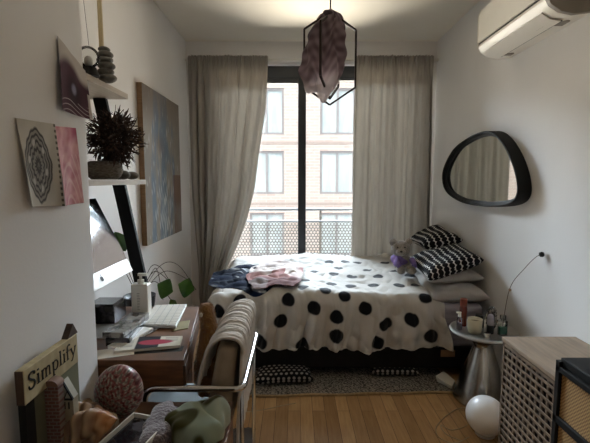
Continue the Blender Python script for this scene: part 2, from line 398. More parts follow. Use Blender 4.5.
for i in range(len(xs) - 1):
    for j in range(len(zs) - 1):
        if i % 2 == 1 and j % 2 == 1: continue
        mbw.box(xs[i], xs[i + 1], BY, BY + .4, zs[j + 1], zs[j])
bmesh.ops.remove_doubles(mbw.b, verts=mbw.b.verts, dist=.0005)
mbw.build('brick_wall', M['brick'], bl)
for j in range(len(rws)):
    zz = zs[2 * j] + 0.0
    if j: MB().box(-13, 14, BY - .02, BY, (zs[2 * j] + zs[2 * j + 1]) / 2 - .07, (zs[2 * j] + zs[2 * j + 1]) / 2 + .05).build('ledge', M['ledge'], bl)
for i in range(4):
    for j in range(5):
        x0, x1 = xs[2 * i + 1], xs[2 * i + 2]; z1, z0 = zs[2 * j + 1], zs[2 * j + 2]; t = .09; m_ = (x0 + x1) / 2
        f = MB(); f.box(x0, x1, BY + .06, BY + .16, z1 - t, z1); f.box(x0, x1, BY + .06, BY + .16, z0, z0 + t); f.box(x0, x0 + t, BY + .06, BY + .16, z0 + t, z1 - t); f.box(x1 - t, x1, BY + .06, BY + .16, z0 + t, z1 - t); f.box(m_ - t / 2, m_ + t / 2, BY + .06, BY + .16, z0 + t, z1 - t)
        fo = f.build('window', M['win_frame'], bl)
        MB().box(x0 + t / 2, x1 - t / 2, BY + .14, BY + .18, z0 + t / 2, z1 - t / 2).build('pane', M['house_glass'], fo)
MB().box(-13, 14, BY + .4, BY + .6, -7, 6.6).build('inner_wall', M['win_frame'], bl)
tagp(MB().box(-30, 30, 5.3, 40, -7.2, -7).build('street', mat('asphalt', '77736e', .9, col2='827e78', scale=3)), kind='structure')

# ================================================================ CURTAINS
rod = MB(); rod.tube([(XL + .003, 4.000, 2.475), (XR - .003, 4.000, 2.475)], .012, 12)
ro_ = rod.build('curtain_rod', M['white_paint'], smooth='all'); tagp(ro_, 'thin white curtain rod spanning the wall above the window', 'curtain rod')
def curtain(label, top, left_pts, right_pts, seed, nf, amp):
    """left_pts/right_pts: (z, x) of the two edges from the top down"""
    nu, nv = 260, 150
    t = np.linspace(0, 1, nv); z = top + (0.02 - top) * t
    def edge(pts):
        zz = [p[0] for p in pts][::-1]; xx = [p[1] for p in pts][::-1]; return np.interp(z, zz, xx)
    def sm(a):
        k = np.ones(9) / 9; return np.convolve(np.pad(a, 4, mode='edge'), k, 'valid')
    xl, xr = sm(edge(left_pts)), sm(edge(right_pts))
    s = np.linspace(0, 1, nu); S, T = np.meshgrid(s, t, indexing='ij')
    r = np.random.RandomState(seed)
    ph = np.zeros_like(S)
    for k in range(4): ph += r.uniform(-1, 1) * np.sin((k + 1) * PI * S + r.uniform(0, 6))
    wdt = (xr - xl)[None, :]
    fold = np.sin(2 * PI * nf * S + 2.2 * ph + .5 * np.sin(2.5 * T + 3 * S)) * .62 + .33 * np.sin(2 * PI * nf * 1.73 * S + 2.0 + ph + .8 * T) + .15 * np.sin(2 * PI * nf * 3.1 * S + 4 * T)
    env = sstep(0, .12, T)
    gath = np.sin(2 * PI * 26 * S + 3 * np.sin(7 * S * PI)) * .012 * (1 - sstep(.0, .10, T)) + fold * .35 * amp * (1 - env)
    Y = 3.955 + fold * amp * env + gath
    # a soft skew of folds and tiny creases
    X = xl[None, :] + wdt * (S + .012 * np.cos(2 * PI * nf * S + 2.2 * ph) * env)
    Y += waves(X * 1.0, np.broadcast_to(z, X.shape) * .5, seed + 3, 8, 26, 10) * .004
    Z = np.broadcast_to(z[None, :], X.shape) + .004 * np.sin(2 * PI * 26 * S) * (1 - sstep(0, .03, T))
    o = sheet('curtain', np.stack([X, Y, Z], -1), M['curtain'], solid=.0022)
    return tagp(o, label, 'curtain')
D_ = 3.95
def ex(px, py): p = atY(px, py, D_); return (p.z, p.x)
curtain('beige linen curtain beside the canvas, its free edge swept back above the bed', 2.503,
        [ex(188, 60), ex(190, 120), ex(193, 200), ex(199, 270), ex(199, 300), (0.0, -.9)],
        [ex(268, 60), ex(265, 110), ex(259, 150), ex(254, 190), ex(246, 222), ex(236, 248), ex(224, 276), ex(217, 295), (0.0, -.72)], 3, 4.2, .040)
curtain('beige linen curtain hanging straight behind the teddy bear and pillows', 2.503,
        [ex(355, 60), ex(353, 120), ex(352, 200), ex(351, 262), (0.0, .53)],
        [ex(434, 60), ex(433, 140), ex(431, 200), ex(430, 262), (0.0, 1.30)], 11, 4.6, .036)

# ================================================================ PENDANT LAMP AND SCARF
PC = Vector((.165, 2.0, 0))
pl = thing('pendant_lamp', (PC.x, PC.y, 1.706), 'dark hexagonal wire frame pendant lamp hanging from the ceiling by a cord', 'lamp')
M['lampbar'] = mat('dark_bronze', '2c2420', .45, .6, col2='352b25', scale=9)
M['cord'] = mat('black_cord', '1c1a19', .7, col2='242120', scale=20)
MB().tube([(PC.x, 2, 2.14), (PC.x, 2, ZC - .03)], .0035, 8).build('cord', M['cord'], pl, smooth='all')
MB().lathe([(.05, 0), (.05, .02), (.02, .03)], (PC.x, 2, ZC - .03)).build('ceiling_rose', M['lampbar'], pl, smooth=40)
def hexframe(ang, wd, zt_, zu, zl, zb, t=.0085):
    d = Vector((math.cos(ang), math.sin(ang), 0)); P_ = [(0, zt_), (wd, zu), (wd, zl), (0, zb), (-wd, zl), (-wd, zu)]
    q = [Vector((PC.x, PC.y, z)) + d * x for x, z in P_]; m_ = MB()
    for i in range(6): m_.bar(q[i], q[(i + 1) % 6], t, t, up=d.cross(Vector((0, 0, 1))))
    m_.build('frame_ring', M['lampbar'], pl)
hexframe(.06, .122, 2.130, 2.050, 1.788, 1.706); hexframe(1.12, .118, 2.122, 2.05, 1.815, 1.735)
MB().tube([(PC.x, 2, 2.125), (PC.x, 2, 2.06)], .018, 14).build('socket', M['lampbar'], pl, smooth=40)
MB().ball((PC.x, 2, 2.02), (.03, .03, .045)).build('bulb', M['opal'], pl, smooth='all')
# the scarf wrapped over the lamp
nu, nv = 150, 110
th = np.linspace(0, 2 * PI, nu, endpoint=False); tt = np.linspace(0, 1, nv); TH, TT = np.meshgrid(th, tt, indexing='ij')
hem = 1.755 + .035 * np.sin(TH * 2 + 1.9) + .018 * np.sin(5 * TH) + .09 * np.clip(np.sin(TH + .5), 0, 1)
Zs = 2.142 - (2.142 - hem) * TT
rad = np.interp(TT, [0, .06, .14, .22, .35, .75, 1], [.006, .038, .055, .068, .080, .088, .070])
rad = rad * (1 + .16 * np.sin(3 * TH + 5 * TT) + .12 * np.sin(7 * TH - 4 * TT) + .06 * np.sin(13 * TH + 3 * TT) + .05 * np.sin(26 * TT + 2 * TH))
cxs = PC.x - .030 * sstep(.05, .45, TT)
X = cxs + rad * np.cos(TH) * 1.02; Y = PC.y + rad * .85 * np.sin(TH)
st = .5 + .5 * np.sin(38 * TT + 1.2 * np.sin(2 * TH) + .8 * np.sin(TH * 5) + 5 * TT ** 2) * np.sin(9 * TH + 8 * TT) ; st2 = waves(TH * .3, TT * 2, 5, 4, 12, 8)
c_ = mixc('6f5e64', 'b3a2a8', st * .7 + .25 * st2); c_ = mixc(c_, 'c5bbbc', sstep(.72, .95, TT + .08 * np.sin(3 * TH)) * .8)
M['scarf'] = vcmat('sheer_scarf', .7, .2, .3, 120, trans=.5)
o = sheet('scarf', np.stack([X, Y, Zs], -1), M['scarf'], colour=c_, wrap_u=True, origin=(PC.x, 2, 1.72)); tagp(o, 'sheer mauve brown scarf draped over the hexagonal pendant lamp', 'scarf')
kn = MB(); kn.ball((PC.x - .005, 1.985, 2.105), (.036, .03, .02), eul(0, 30, 20)); kn.ball((PC.x - .03, 1.97, 2.075), (.04, .022, .014), eul(0, -35, 0))
kn.build('knot', mat('scarf_knot', '4c4045', .8, col2='6a5a60', scale=60, stretch=(1, 1, 4)), o, smooth='all')

# ================================================================ AIR CONDITIONER
ac = thing('air_conditioner', (1.24, 2.25, 2.10), 'white wall mounted air conditioner high up near the ceiling', 'air conditioner')
def acprof(d0): return [(0, 2.112), (.10, 2.102), (.165, 2.118), (.205, 2.150), (.215, 2.165)]
prof = [(0, 2.112), (.09, 2.100), (.150, 2.112), (.195, 2.140), (.213, 2.170), (.213, 2.182), (.200, 2.184), (.200, 2.192), (.216, 2.194), (.218, 2.36), (.20, 2.395), (.16, 2.40), (0, 2.40)]
mb = MB(); mb.prism([Vector((XR - .002 - d, 0, z)) for d, z in prof], (0, 1.965, 0), (0, 2.645, 0)); mb.build('body', M['plastic'], ac, smooth=30)
mb = MB(); pr2 = [(.0, 2.110), (.09, 2.099), (.150, 2.111), (.196, 2.139), (.215, 2.170), (.219, 2.19), (.221, 2.36), (.20, 2.398), (0, 2.402)]
mb.prism([Vector((XR - .002 - d, 0, z)) for d, z in pr2], (0, 1.938, 0), (0, 1.963, 0)); mb.build('end_cap', M['grey_plastic'], ac, smooth=30, bevel=.002)
mb = MB(); mb.prism([Vector((XR - .002 - d, 0, z)) for d, z in pr2], (0, 2.646, 0), (0, 2.655, 0)); mb.build('end_cap', M['plastic'], ac, smooth=30, bevel=.002)
lv = MB(); a_ = [(.098, 2.098), (.150, 2.1085), (.190, 2.1345)]
lv.prism([Vector((XR - .002 - d, 0, z)) for d, z in a_ + [(d + .002, z - .004) for d, z in a_[::-1]]], (0, 2.02, 0), (0, 2.60, 0)); lv.build('louver', M['plastic'], ac, smooth=30)
e = MB(); e.box(XR - .2135, XR - .2125, 1.97, 2.64, 2.182, 2.193); e.build('groove_shade', M['dark_plastic'], ac)  # dark strip laid in the groove, its colour deepens the shade there
sl = MB(); sl.box(XR - .098, XR - .093, 2.02, 2.60, 2.0975, 2.1035); sl.build('slot', M['dark_plastic'], ac)
for (y0, y1) in ((2.03, 2.09), (2.53, 2.57)):
    MB().box(XR - .088, XR - .050, y0, y1, 2.0985, 2.104).build('sensor_window', M['grey_plastic'], ac)
MB().box(XR - .135, XR - .115, 2.10, 2.16, 2.1005, 2.106).build('badge', mat('grey_badge', '9d978d', .5, col2='a8a298', scale=20), ac)

# ================================================================ WALL MIRROR
mi = thing('wall_mirror', (1.31, 3.0, 1.15), 'rounded triangular wall mirror with a deep black frame', 'mirror')
mpts = [(442, 181), (443.5, 167), (453, 149), (467, 138), (480, 132), (490, 131.5), (499, 138), (507.5, 151), (514, 167), (517.5, 183), (517, 195), (511, 203), (497, 206.5), (478, 206), (460, 202), (446.5, 193)]
XF = 1.272
out = smooth_curve([atX(x, y, XF) for x, y in mpts], 6); cen = sum(out, Vector()) / len(out)
def ins(d):
    r = []
    N = len(out)
    for i, p in enumerate(out):
        tg = (out[(i + 1) % N] - out[i - 1]).normalized(); nn = tg.cross(Vector((1, 0, 0)))
        if nn.dot(p - cen) < 0: nn = -nn
        r.append(p - nn * d)
    return r
mb = MB(); rings = []
for d, x in ((.0, XR - .003), (0, XF + .004), (.004, XF), (.010, XF), (.013, XF + .004), (.013, XF + .022), (.022, XF + .024), (.022, XF + .03), (.034, XF + .034), (.034, XR - .012), (0.0, XR - .003)):
    rings.append(mb.verts([Vector((x, p.y, p.z)) for p in ins(d)]))
for A, B in zip(rings, rings[1:]):
    for k in range(len(A)): mb.b.faces.new((A[k], A[(k + 1) % len(A)], B[(k + 1) % len(A)], B[k]))
mb.build('frame', M['black_wood'], mi, smooth=35)
gl = ins(.034); MB().prism([Vector((0, p.y, p.z)) for p in gl], (XF + .036, 0, 0), (XF + .042, 0, 0)).build('mirror_glass', M['mirror'], mi)

# ================================================================ BED
bed = thing('bed', (.36, 3.33, 0), 'low black bed frame under the polka dot duvet', 'bed')
BX0, BX1, BYF, BYB = -.66, 1.335, 2.69, 3.87
MB().box(BX0, BX1, BYF, BYF + .03, .07, .215).build('side_rail', M['black_wood'], bed, bevel=.004)
MB().box(BX0, BX1, BYB - .03, BYB, .07, .215).build('side_rail', M['black_wood'], bed, bevel=.004)
MB().box(BX0, BX0 + .03, BYF + .03, BYB - .03, .07, .215).build('end_rail', M['black_wood'], bed, bevel=.004)
MB().box(BX1 - .03, BX1, BYF + .03, BYB - .03, .07, .215).build('end_rail', M['black_wood'], bed, bevel=.004)
MB().box(BX0 + .03, BX1 - .03, BYF + .03, BYB - .03, .15, .19).build('slat_base', M['black_wood'], bed)
for x in (BX0 + .03, BX1 - .09):
    for y in (BYF + .04, BYB - .10): MB().box(x, x + .06, y, y + .06, .012, .15).build('leg', M['black_wood'], bed)
p0, p1 = atY(441, 350, BYF - .004), atY(455, 357, BYF - .004)
tg = MB().box(p0.x, p1.x, BYF - .004, BYF, p1.z, p0.z).build('tag', mat('tan_leather_tag', '8a6a4a', .6, col2='7b5d40', scale=30), bed, bevel=.001); tg['label'] = 'small tan rectangular tag'
M['sheet'] = mat('quilted_lilac_sheet', 'a9a4ac', .85, col2='8f8a93', scale=3, stretch=(1, 1, 16), bump=.5, bscale=9)
ms = MB().box(BX0 + .04, BX1 - .04, BYF + .035, BYB - .04, .192, .50).build('mattress', M['sheet'], bevel=.04, bseg=4, smooth=60)
tagp(ms, 'thick mattress in a quilted grey lilac sheet, showing beside the metal table', 'mattress')

DX0, DX1, DY0, DY1, DR = -.60, .965, 2.70, 3.90, .085
def duvet_top(x, y):
    z = .575 + .012 * np.cos((y - 3.3) * 2.2) + .012 * np.sin(x * 3 + 1)
    z = z + .035 * sstep(.55, .95, x) * sstep(2.9, 3.5, y) + .02 * sstep(3.3, 3.9, y) + .016 * waves(x, y, 21, 4, 11, 12) + .008 * np.abs(waves(x, y, 22, 16, 42, 16)) + .007 * np.abs(waves(x, y, 23, 30, 80, 18, (1, .5)))
    return z
A_ = np.linspace(DX0 - .42, DX1 + .05, 400); B_ = np.linspace(DY0 - .40, DY1 + .03, 330); UA, UB = np.meshgrid(A_, B_, indexing='ij')
dx = np.clip(DX0 + DR - UA, 0, None); dy = np.clip(DY0 + DR - UB, 0, None)
def adv(d): q = np.minimum(d / DR, PI / 2); return DR * np.sin(q)
def drp(d): q = np.minimum(d / DR, PI / 2); return DR * (1 - np.cos(q)) + np.clip(d - DR * PI / 2, 0, None)
dm = np.hypot(dx, dy); rr_ = np.maximum(dm, 1e-6)
bx = np.where(UA < DX0 + DR, DX0 + DR, UA); by = np.where(UB < DY0 + DR, DY0 + DR, UB)
X = bx - adv(dm) * dx / rr_; Y = by - adv(dm) * dy / rr_
drop = drp(dm)
Z = duvet_top(X, Y) - drop
hang = sstep(.02, .30, drop)
fold = (np.sin(UA * 31 + 2.4 * np.sin(UA * 4.3) + 3 * hang) * .6 + .5 * np.sin(UA * 57 + 1.5 * np.sin(UA * 7 + 2)) + .35 * waves(UA, UB, 31, 14, 50, 14, (1, .35)))
foldx = (np.sin(UB * 31 + 2.4 * np.sin(UB * 4.3)) * .6 + .4 * np.sin(UB * 57 + 1))
amp_ = .011 + .017 * hang; fold = fold + 1.1 * np.abs(waves(UA + .03 * np.sin(UB * 9), UB * 0, 35, 45, 150, 14)) * (.6 + .4 * np.sin(UA * 5 + 1)) + .5 * np.abs(waves(UA, UB, 36, 40, 110, 14, (1, .3)))
Y = Y - np.where(dy > 0, (fold * amp_ + .012 * hang) * dy / rr_, 0); X = X - np.where(dx > 0, foldx * amp_ * dx / rr_, 0)
Z = np.maximum(Z, .222 + .012 * np.sin(UA * 9 + 1) + .006 * np.sin(UA * 23)) if False else Z
bot = .212 + .010 * np.sin(UA * 8 + 1) + .006 * np.sin(UA * 23)
k_ = np.where(Z < bot, 1., 0.)
Y = np.where(k_ > 0, Y + .0, Y); Z = np.where(Z < bot, bot + (Z - bot) * .02, Z)
# right end: the cover turns down towards the mattress
re = sstep(DX1 - .07, DX1 + .05, UA); Z = Z - .055 * re * (1 - hang)
X = X + .035 * hang * sstep(.6, 1.0, UA) + .012 * np.sin(UB * 14) * sstep(DX1 - .2, DX1, UA)
dots_px = [(218, 311), (281, 320.5), (288, 299.5), (314, 308), (337, 316.6), (337, 336), (260, 341), (302.5, 344), (365, 308.6), (385.5, 324), (412, 320), (426, 298), (431.6, 336), (344, 296), (343, 337.5), (377, 343), (325, 290), (359, 341),
           (315, 272), (304.6, 280.4), (303, 287.5), (329, 262.5), (333.7, 275), (331, 284.5), (338, 269), (399, 285.6), (416.5, 285.4), (385, 263.4), (410, 275.5), (357, 263.4), (352, 277.5), (351, 286), (367, 270.5), (373, 286), (442, 292), (378, 277), (262, 270), (240, 300), (345, 262), (395, 271), (246, 320), (232, 335)]
dots_px = [d for d in dots_px if d not in ((359, 341), (343, 337.5))]
dd = Y * _c - (Z - CAM_H) * _s; PX = CX + F_PX * X / dd; PY = CY - F_PX * (Y * _s + (Z - CAM_H) * _c) / dd
dark = np.zeros_like(X)
for (px, py) in dots_px:
    e = np.hypot(PX - px, PY - py) + np.where(drop > .42, 50, 0); i = np.unravel_index(np.argmin(e), e.shape)
    on_top = drop[i] < .03
    R_ = .041 if on_top else .046
    dist = np.hypot(UA - UA[i], (UB - UB[i]))
    dark = np.maximum(dark, 1 - sstep(R_ - .004, R_ + .004, dist))
cc = mixc('bfbbb5', '121318', dark)
M['duvet'] = vcmat('polka_dot_cotton', .85, .15, .2, 300)
o = sheet('duvet', np.stack([X, Y, Z], -1), M['duvet'], colour=cc, solid=.008)
tagp(o, 'white duvet with large black polka dots draped over the bed', 'duvet')

def cushion4(name, NL, NR, FR, FL, T, m, colour=None, nu=110, nv=80, seed=1, pw=.40, crease=.010, bow=.05, parent=None, **kw):
    """closed stuffed surface over four corner points; seams run inwards between the corners"""
    u = np.linspace(0, 1, nu); v = np.linspace(0, 1, nv); U, V = np.meshgrid(u, v, indexing='ij')
    U = .5 - .5 * np.cos(PI * U) * 1.0; V = .5 - .5 * np.cos(PI * V); c = [np.array(p, float) for p in (NL, NR, FR, FL)]
    n = np.cross(c[1] - c[0], c[3] - c[0]); n /= np.linalg.norm(n); n = -n if n[2] < 0 else n
    a, b = U * 2 - 1, V * 2 - 1
    U2 = .5 + a / 2 * (1 - bow * 2 * (1 - b ** 2) * np.abs(a)); V2 = .5 + b / 2 * (1 - bow * 2 * (1 - a ** 2) * np.abs(b))
    P = ((1 - U2) * (1 - V2))[..., None] * c[0] + (U2 * (1 - V2))[..., None] * c[1] + (U2 * V2)[..., None] * c[2] + ((1 - U2) * V2)[..., None] * c[3]
    prof = np.clip((1 - a ** 4) * (1 - b ** 4), 0, 1) ** pw
    L = np.linalg.norm(c[1] - c[0]); W = np.linalg.norm(c[3] - c[0])
    wr = waves(U * L, V * W, seed, 10, 40, 14) * crease * prof + crease * .7 * np.sin(a * 14 + 3 * b) * np.abs(b) ** 3 * prof
    top = P + n * (T / 2 * prof + wr)[..., None]; bo = P - n * (T / 2 * prof)[..., None]
    Q = np.concatenate([top, bo[:, ::-1][:, 1:-1]], 1); col = None
    if colour is not None:
        su = np.cumsum(np.concatenate([np.zeros((1, nv)), np.linalg.norm(np.diff(top, axis=0), axis=-1)]), 0); sv = np.cumsum(np.concatenate([np.zeros((nu, 1)), np.linalg.norm(np.diff(top, axis=1), axis=-1)], 1), 1)
        su = su - su[nu // 2:nu // 2 + 1]; sv = sv - sv[:, nv // 2:nv // 2 + 1]; ct = colour(su, sv); col = np.concatenate([ct, ct[:, ::-1][:, 1:-1]], 1)
    return sheet(name, Q, m, parent, col, wrap_v=True, **kw)
M['pillow'] = mat('grey_white_pillowcase', 'b9b4b0', .85, col2='aeaaa6', scale=8, bump=.15, bscale=200)
tagp(cushion4('pillow', (.93, 2.70, .555), (1.32, 2.71, .555), (1.32, 3.38, .56), (.93, 3.38, .56), .14, M['pillow'], seed=4), 'plain grey white pillow lying on the mattress, lowest of the pile', 'pillow', 'plain pillows')
tagp(cushion4('pillow', (.92, 2.76, .665), (1.32, 2.80, .668), (1.32, 3.46, .672), (.95, 3.42, .672), .11, M['pillow'], seed=9), 'plain grey white pillow between the lowest pillow and the black patterned cushions', 'pillow', 'plain pillows')
def beads(flip=False):
    def f(x, y):
        row = .052; sp = .036
        if flip: x, y = y, x
        k = np.floor(y / row); yy = y / row - k - .5; xx = (x / sp + .5 * (k % 2)); xx = xx - np.floor(xx) - .5
        blob = (xx * sp) ** 2 / (.0195 ** 2) + (yy * row) ** 2 / (.0245 ** 2)
        return mixc('c9c8c4', '14151a', 1 - sstep(.92, 1.12, blob))
    return f
fNL, fNR, fFR, fFL = atZ(428, 279, .70), atX(484, 260, 1.325), atX(458, 246, 1.325), atZ(408, 259, .72)
tagp(cushion4('cushion', fNL, fNR, fFR, fFL, .13, M['VC'], beads(True), 320, 260, seed=12, bow=.04), 'black cushion with rows of white beads, in front of its twin on the pillows', 'cushion', 'black bead patterned cushions')
fNL, fNR, fFR, fFL = Vector((1.07, 3.36, .80)), atX(463, 240, 1.325), atX(439, 226, 1.325), Vector((1.07, 3.78, .80))
tagp(cushion4('cushion', fNL, fNR, fFR, fFL, .12, M['VC'], beads(True), 320, 260, seed=15, bow=.04), 'black cushion with white beads leaning in the corner behind its twin', 'cushion', 'black bead patterned cushions')

# teddy bear
M['teddy'] = mat('grey_plush', '9c948c', .95, col2='857d76', scale=90, bump=.8, bscale=220, sheen=.5)
M['purple'] = mat('purple_knit', '8672ae', .9, col2='74609c', scale=80, bump=.4, bscale=160)
tb = atY(404, 268, 3.10); TX, TYp, TZ = tb.x, 3.10, .640
td = thing('teddy_bear', (TX, TYp, TZ), 'small grey teddy bear in a purple shirt sitting beside the cushions', 'teddy bear')
e = MB(); e.ball((TX - .01, TYp + .02, TZ + .065), (.058, .05, .065), eul(20, 0, 0)); e.ball((TX - .02, TYp + .02, TZ + .160), (.066, .056, .056)); 
e.build('body', M['teddy'], td, smooth='all')
e = MB(); e.ball((TX - .022, TYp + .018, TZ + .085), (.066, .056, .040), eul(12, 8, 0)); e.build('shirt', M['purple'], td, smooth='all')
MB().ball((TX - .035, TYp - .045, TZ + .148), (.032, .026, .024)).build('muzzle', M['teddy'], td, smooth='all')
MB().ball((TX - .04, TYp - .071, TZ + .156), (.009, .006, .006)).build('nose', M['dark_plastic'], td, smooth='all')
for s in (-1, 1):
    MB().ball((TX - .02 + s * .053, TYp + .02, TZ + .205), (.026, .014, .026)).build('ear', M['teddy'], td, smooth='all')
    MB().ball((TX - .03 + s * .024, TYp - .032, TZ + .178), (.005, .004, .005)).build('eye', M['dark_plastic'], td, smooth='all')
    MB().tube([(TX + s * .045, TYp - .01, TZ + .095), (TX + s * .062, TYp - .04, TZ + .07), (TX + s * .050, TYp - .07, TZ + .062)], [.020, .021, .018], 12).build('arm', M['purple'], td, smooth='all')
    MB().tube([(TX + s * .03, TYp - .01, TZ + .03), (TX + s * .035, TYp - .06, TZ + .03), (TX + s * .037, TYp - .09, TZ + .034)], [.028, .029, .022], 12).build('leg', M['teddy'], td, smooth='all')

td.scale = (1.14, 1.14, 1.14)
# clothes on the bed
def blob_cloth(name, px, R, seed, colf, label, cat, lift=.010, cr=.016, fr=(8, 30), z0=.60, sq=3.0, rot=0.0, m='VC', am=.13):
    c = atZ(px[0], px[1], z0)
    th = np.linspace(0, 2 * PI, 220, endpoint=False); ro = np.linspace(.0, 1, 90); TH, RO_ = np.meshgrid(th, ro, indexing='ij')
    r = np.random.RandomState(seed)
    base = 1 / (np.abs(np.cos(TH)) ** sq + np.abs(np.sin(TH)) ** sq) ** (1 / sq)
    for k in range(2, 9): base = base * (1 + am / k ** .4 * r.uniform(-1, 1) * np.sin(k * TH + r.uniform(0, 6)))
    lx = R[0] * base * RO_ * np.cos(TH); ly = R[1] * base * RO_ * np.sin(TH)
    x = c.x + lx * math.cos(rot) - ly * math.sin(rot); y = c.y + lx * math.sin(rot) + ly * math.cos(rot)
    d = np.clip(DY0 + DR - y, 0, None); yy = np.where(d > 0, DY0 + DR - adv(d), y); h = waves(x, y, seed, fr[0], fr[1], 16)
    z = duvet_top(x, yy) - drp(d) + lift + cr * (np.abs(h)) * (1 - RO_ ** 6) + .003
    yy = yy - np.where(d > 0, lift + cr * .7 * np.abs(h), 0)
    P = np.stack([x, yy, z], -1)
    o = sheet(name, P, M[m], colour=colf(lx, ly, h), wrap_u=True, solid=.003); return tagp(o, label, cat)
def navy(x, y, h):
    s = waves(x, y, 44, 14, 34, 10) + .5 * np.sin(60 * (y + .25 * x) + 3 * np.sin(9 * x)); c = mixc('0f1c36', '080f1d', sstep(-1, 1, h)); return mixc(c, 'b8bec6', sstep(.8, 1.05, s) * .9)
blob_cloth('tie_dye_shirt', (252, 276), (.33, .34), 41, navy, 'navy and white tie dye garment spread at the foot of the bed', 'clothing', rot=-.15, lift=.004, cr=.026, fr=(14, 60))
def blush(x, y, h):
    c = mixc('cfc5bf', 'b9aaa6', sstep(-.5, 1, h)); k = sstep(.0, .35, waves(x, y, 52, 7, 15, 8) - .1 + 1.2 * (np.abs(x - .02) < .05) * (y < .1)); c = mixc(c, '8f5c58', k * .85)
    return mixc(c, '4b3437', sstep(-.17, -.22, y) * .7)
blob_cloth('crumpled_shirt', (276, 276), (.235, .36), 57, blush, 'crumpled white and dusty pink shirt on the navy garment', 'clothing', lift=.030, cr=.026, rot=-.05, fr=(14, 60))

# ================================================================ RUG and things under the bed
rg = thing('rug', (.35, 2.9, 0), 'dark grey and cream woven rug running under the bed', 'rug')
x = np.linspace(-.75, 1.02, 120); y = np.linspace(2.44, 3.4, 60); U, V = np.meshgrid(x, y, indexing='ij')
Zr = .006 + .003 * (waves(U, V, 3, 4, 12) * 0 + np.sin(U * 17) * np.exp(-(V - 2.44) * 12))
E_ = .04 * U * np.exp(-(V - 2.44) * 2)
sheet('weave', np.stack([U, V + E_, Zr], -1), rug_mat(), rg, solid=.006)
e = MB(); pts = [(a, 2.445 + .04 * a, .008 + .003 * math.sin(a * 17)) for a in np.linspace(-.75, 1.02, 60)]
e.tube(pts, .009, 8); e.build('border', mat('tan_rug_binding', 'a08763', .9, col2='8d7553', scale=50), rg, smooth='all')
def spots(sz, off, c1='17171a', c2='8f8b85'):
    def f(x, y):
        k = np.floor(y / sz); a = x / sz + .5 * (k % 2); a = a - np.floor(a) - .5; b = y / sz - k - .5
        return mixc(c1, c2, 1 - sstep(.24, .32, np.hypot(a, b)))
    return f
tagp(cushion4('spotted_bundle', (-.27, 2.52, .055), (.12, 2.56, .05), (.12, 2.86, .05), (-.27, 2.84, .055), .085, M['VC'], spots(.034, 0), 240, 160, seed=31, bow=.05, crease=.006), 'black cloth bundle with pale dots on the rug under the foot half of the bed', 'cloth bundle', 'dotted bundles')
tagp(cushion4('spotted_bundle', (.52, 2.66, .047), (.84, 2.66, .047), (.84, 2.9, .045), (.52, 2.9, .045), .07, M['VC'], spots(.034, 0), 200, 130, seed=33, bow=.05, crease=.005), 'black cloth bundle with pale dots under the bed near the metal table', 'cloth bundle', 'dotted bundles')
pb = MB(); q = [atZ(449, 378, .012), atZ(466, 392, .004), Vector((1.11, 2.62, .02)), Vector((1.05, 2.72, .02))]
e = MB(); e.hexa([Vector(v) + Vector((-.055, .0, 0)) for v in ((1.0, 2.60, .016), (1.06, 2.50, .016), (1.10, 2.56, .016), (1.07, 2.66, .016), (.985, 2.60, .06), (1.05, 2.49, .045), (1.10, 2.55, .05), (1.06, 2.66, .066))])
tagp(e.build('paper_bag', M['paper'], bevel=.004), 'small pale paper bag on the floor behind the metal table', 'bag')

# ================================================================ METAL SIDE TABLE
TC = Vector((1.150, 2.42, 0)); TH_ = .445
st = thing('side_table', TC, 'hourglass shaped hammered silver metal side table by the bed', 'side table')
pr = [(.155, 0), (.160, .006), (.152, .04), (.130, .12), (.100, .21), (.072, .29), (.058, .335), (.055, .352), (.064, .37), (.10, .395), (.16, .418), (.178, .424)]
MB().lathe(pr, TC, 48).build('pedestal', M['steel'], st, smooth=50)
MB().lathe([(.176, .422), (.192, .428), (.197, .436), (.194, .443), (.185, .445), (.180, .440), (.02, .439)], TC, 64).build('table_top', M['steel2'], st, smooth=50)
ZT = .4395
def on_table(px, py, r=0): p = atZ(px, py, ZT); return p
M['amber'] = glassmat('amber', (.45, .10, .03)); M['amberp'] = mat('amber_glass', '6b2416', .15, col2='7c2d1c', scale=6, coat=.6)
p = Vector((1.055, 2.50, ZT)); t = thing('amber_bottle', p, 'tall amber bottle with a straight cap on the metal table', 'bottle')
MB().lathe([(.021, 0), (.023, .004), (.023, .115), (.020, .125)], p, 24).build('bottle_body', M['amberp'], t, smooth=40)
MB().lathe([(.0215, .1265), (.0215, .170), (.019, .173)], p, 24).build('cap', mat('rust_cap', '7a3222', .4, col2='6a2a1c', scale=9), t, smooth=40)
M['clear'] = glassmat('clear_glass', (.90, .93, .93), 1.5)
p = Vector((1.003, 2.425, ZT)); t = thing('spray_bottle', p, 'small clear spray bottle at the edge of the metal table', 'bottle')
MB().lathe([(.014, 0), (.016, .004), (.016, .07), (.008, .082)], p, 20).build('bottle_body', M['clear'], t, smooth=40)
MB().lathe([(.0125, .003), (.0135, .006), (.0135, .045)], p, 20).build('liquid', mat('lilac_liquid', 'a8a0b0', .2, col2='b4acbc', scale=8), t, smooth=40)
e = MB(); e.lathe([(.009, .082), (.009, .096), (.007, .10), (.007, .112)], p, 16); e.box(p.x - .02, p.x + .008, p.y - .005, p.y + .005, p.z + .104, p.z + .113); e.build('nozzle', M['white_paint'], t, smooth=40)
p = Vector((1.075, 2.375, ZT)); t = thing('mug', p, 'cream ceramic mug in front of the amber bottle', 'mug')
M['cream'] = mat('cream_ceramic', 'cfc7ae', .35, col2='c6bda3', scale=10, coat=.2)
MB().lathe([(.030, 0), (.036, .006), (.040, .03), (.042, .085), (.0415, .088), (.039, .086), (.037, .03), (.03, .01), (.004, .009)], p, 36).build('cup', M['cream'], t, smooth=50)
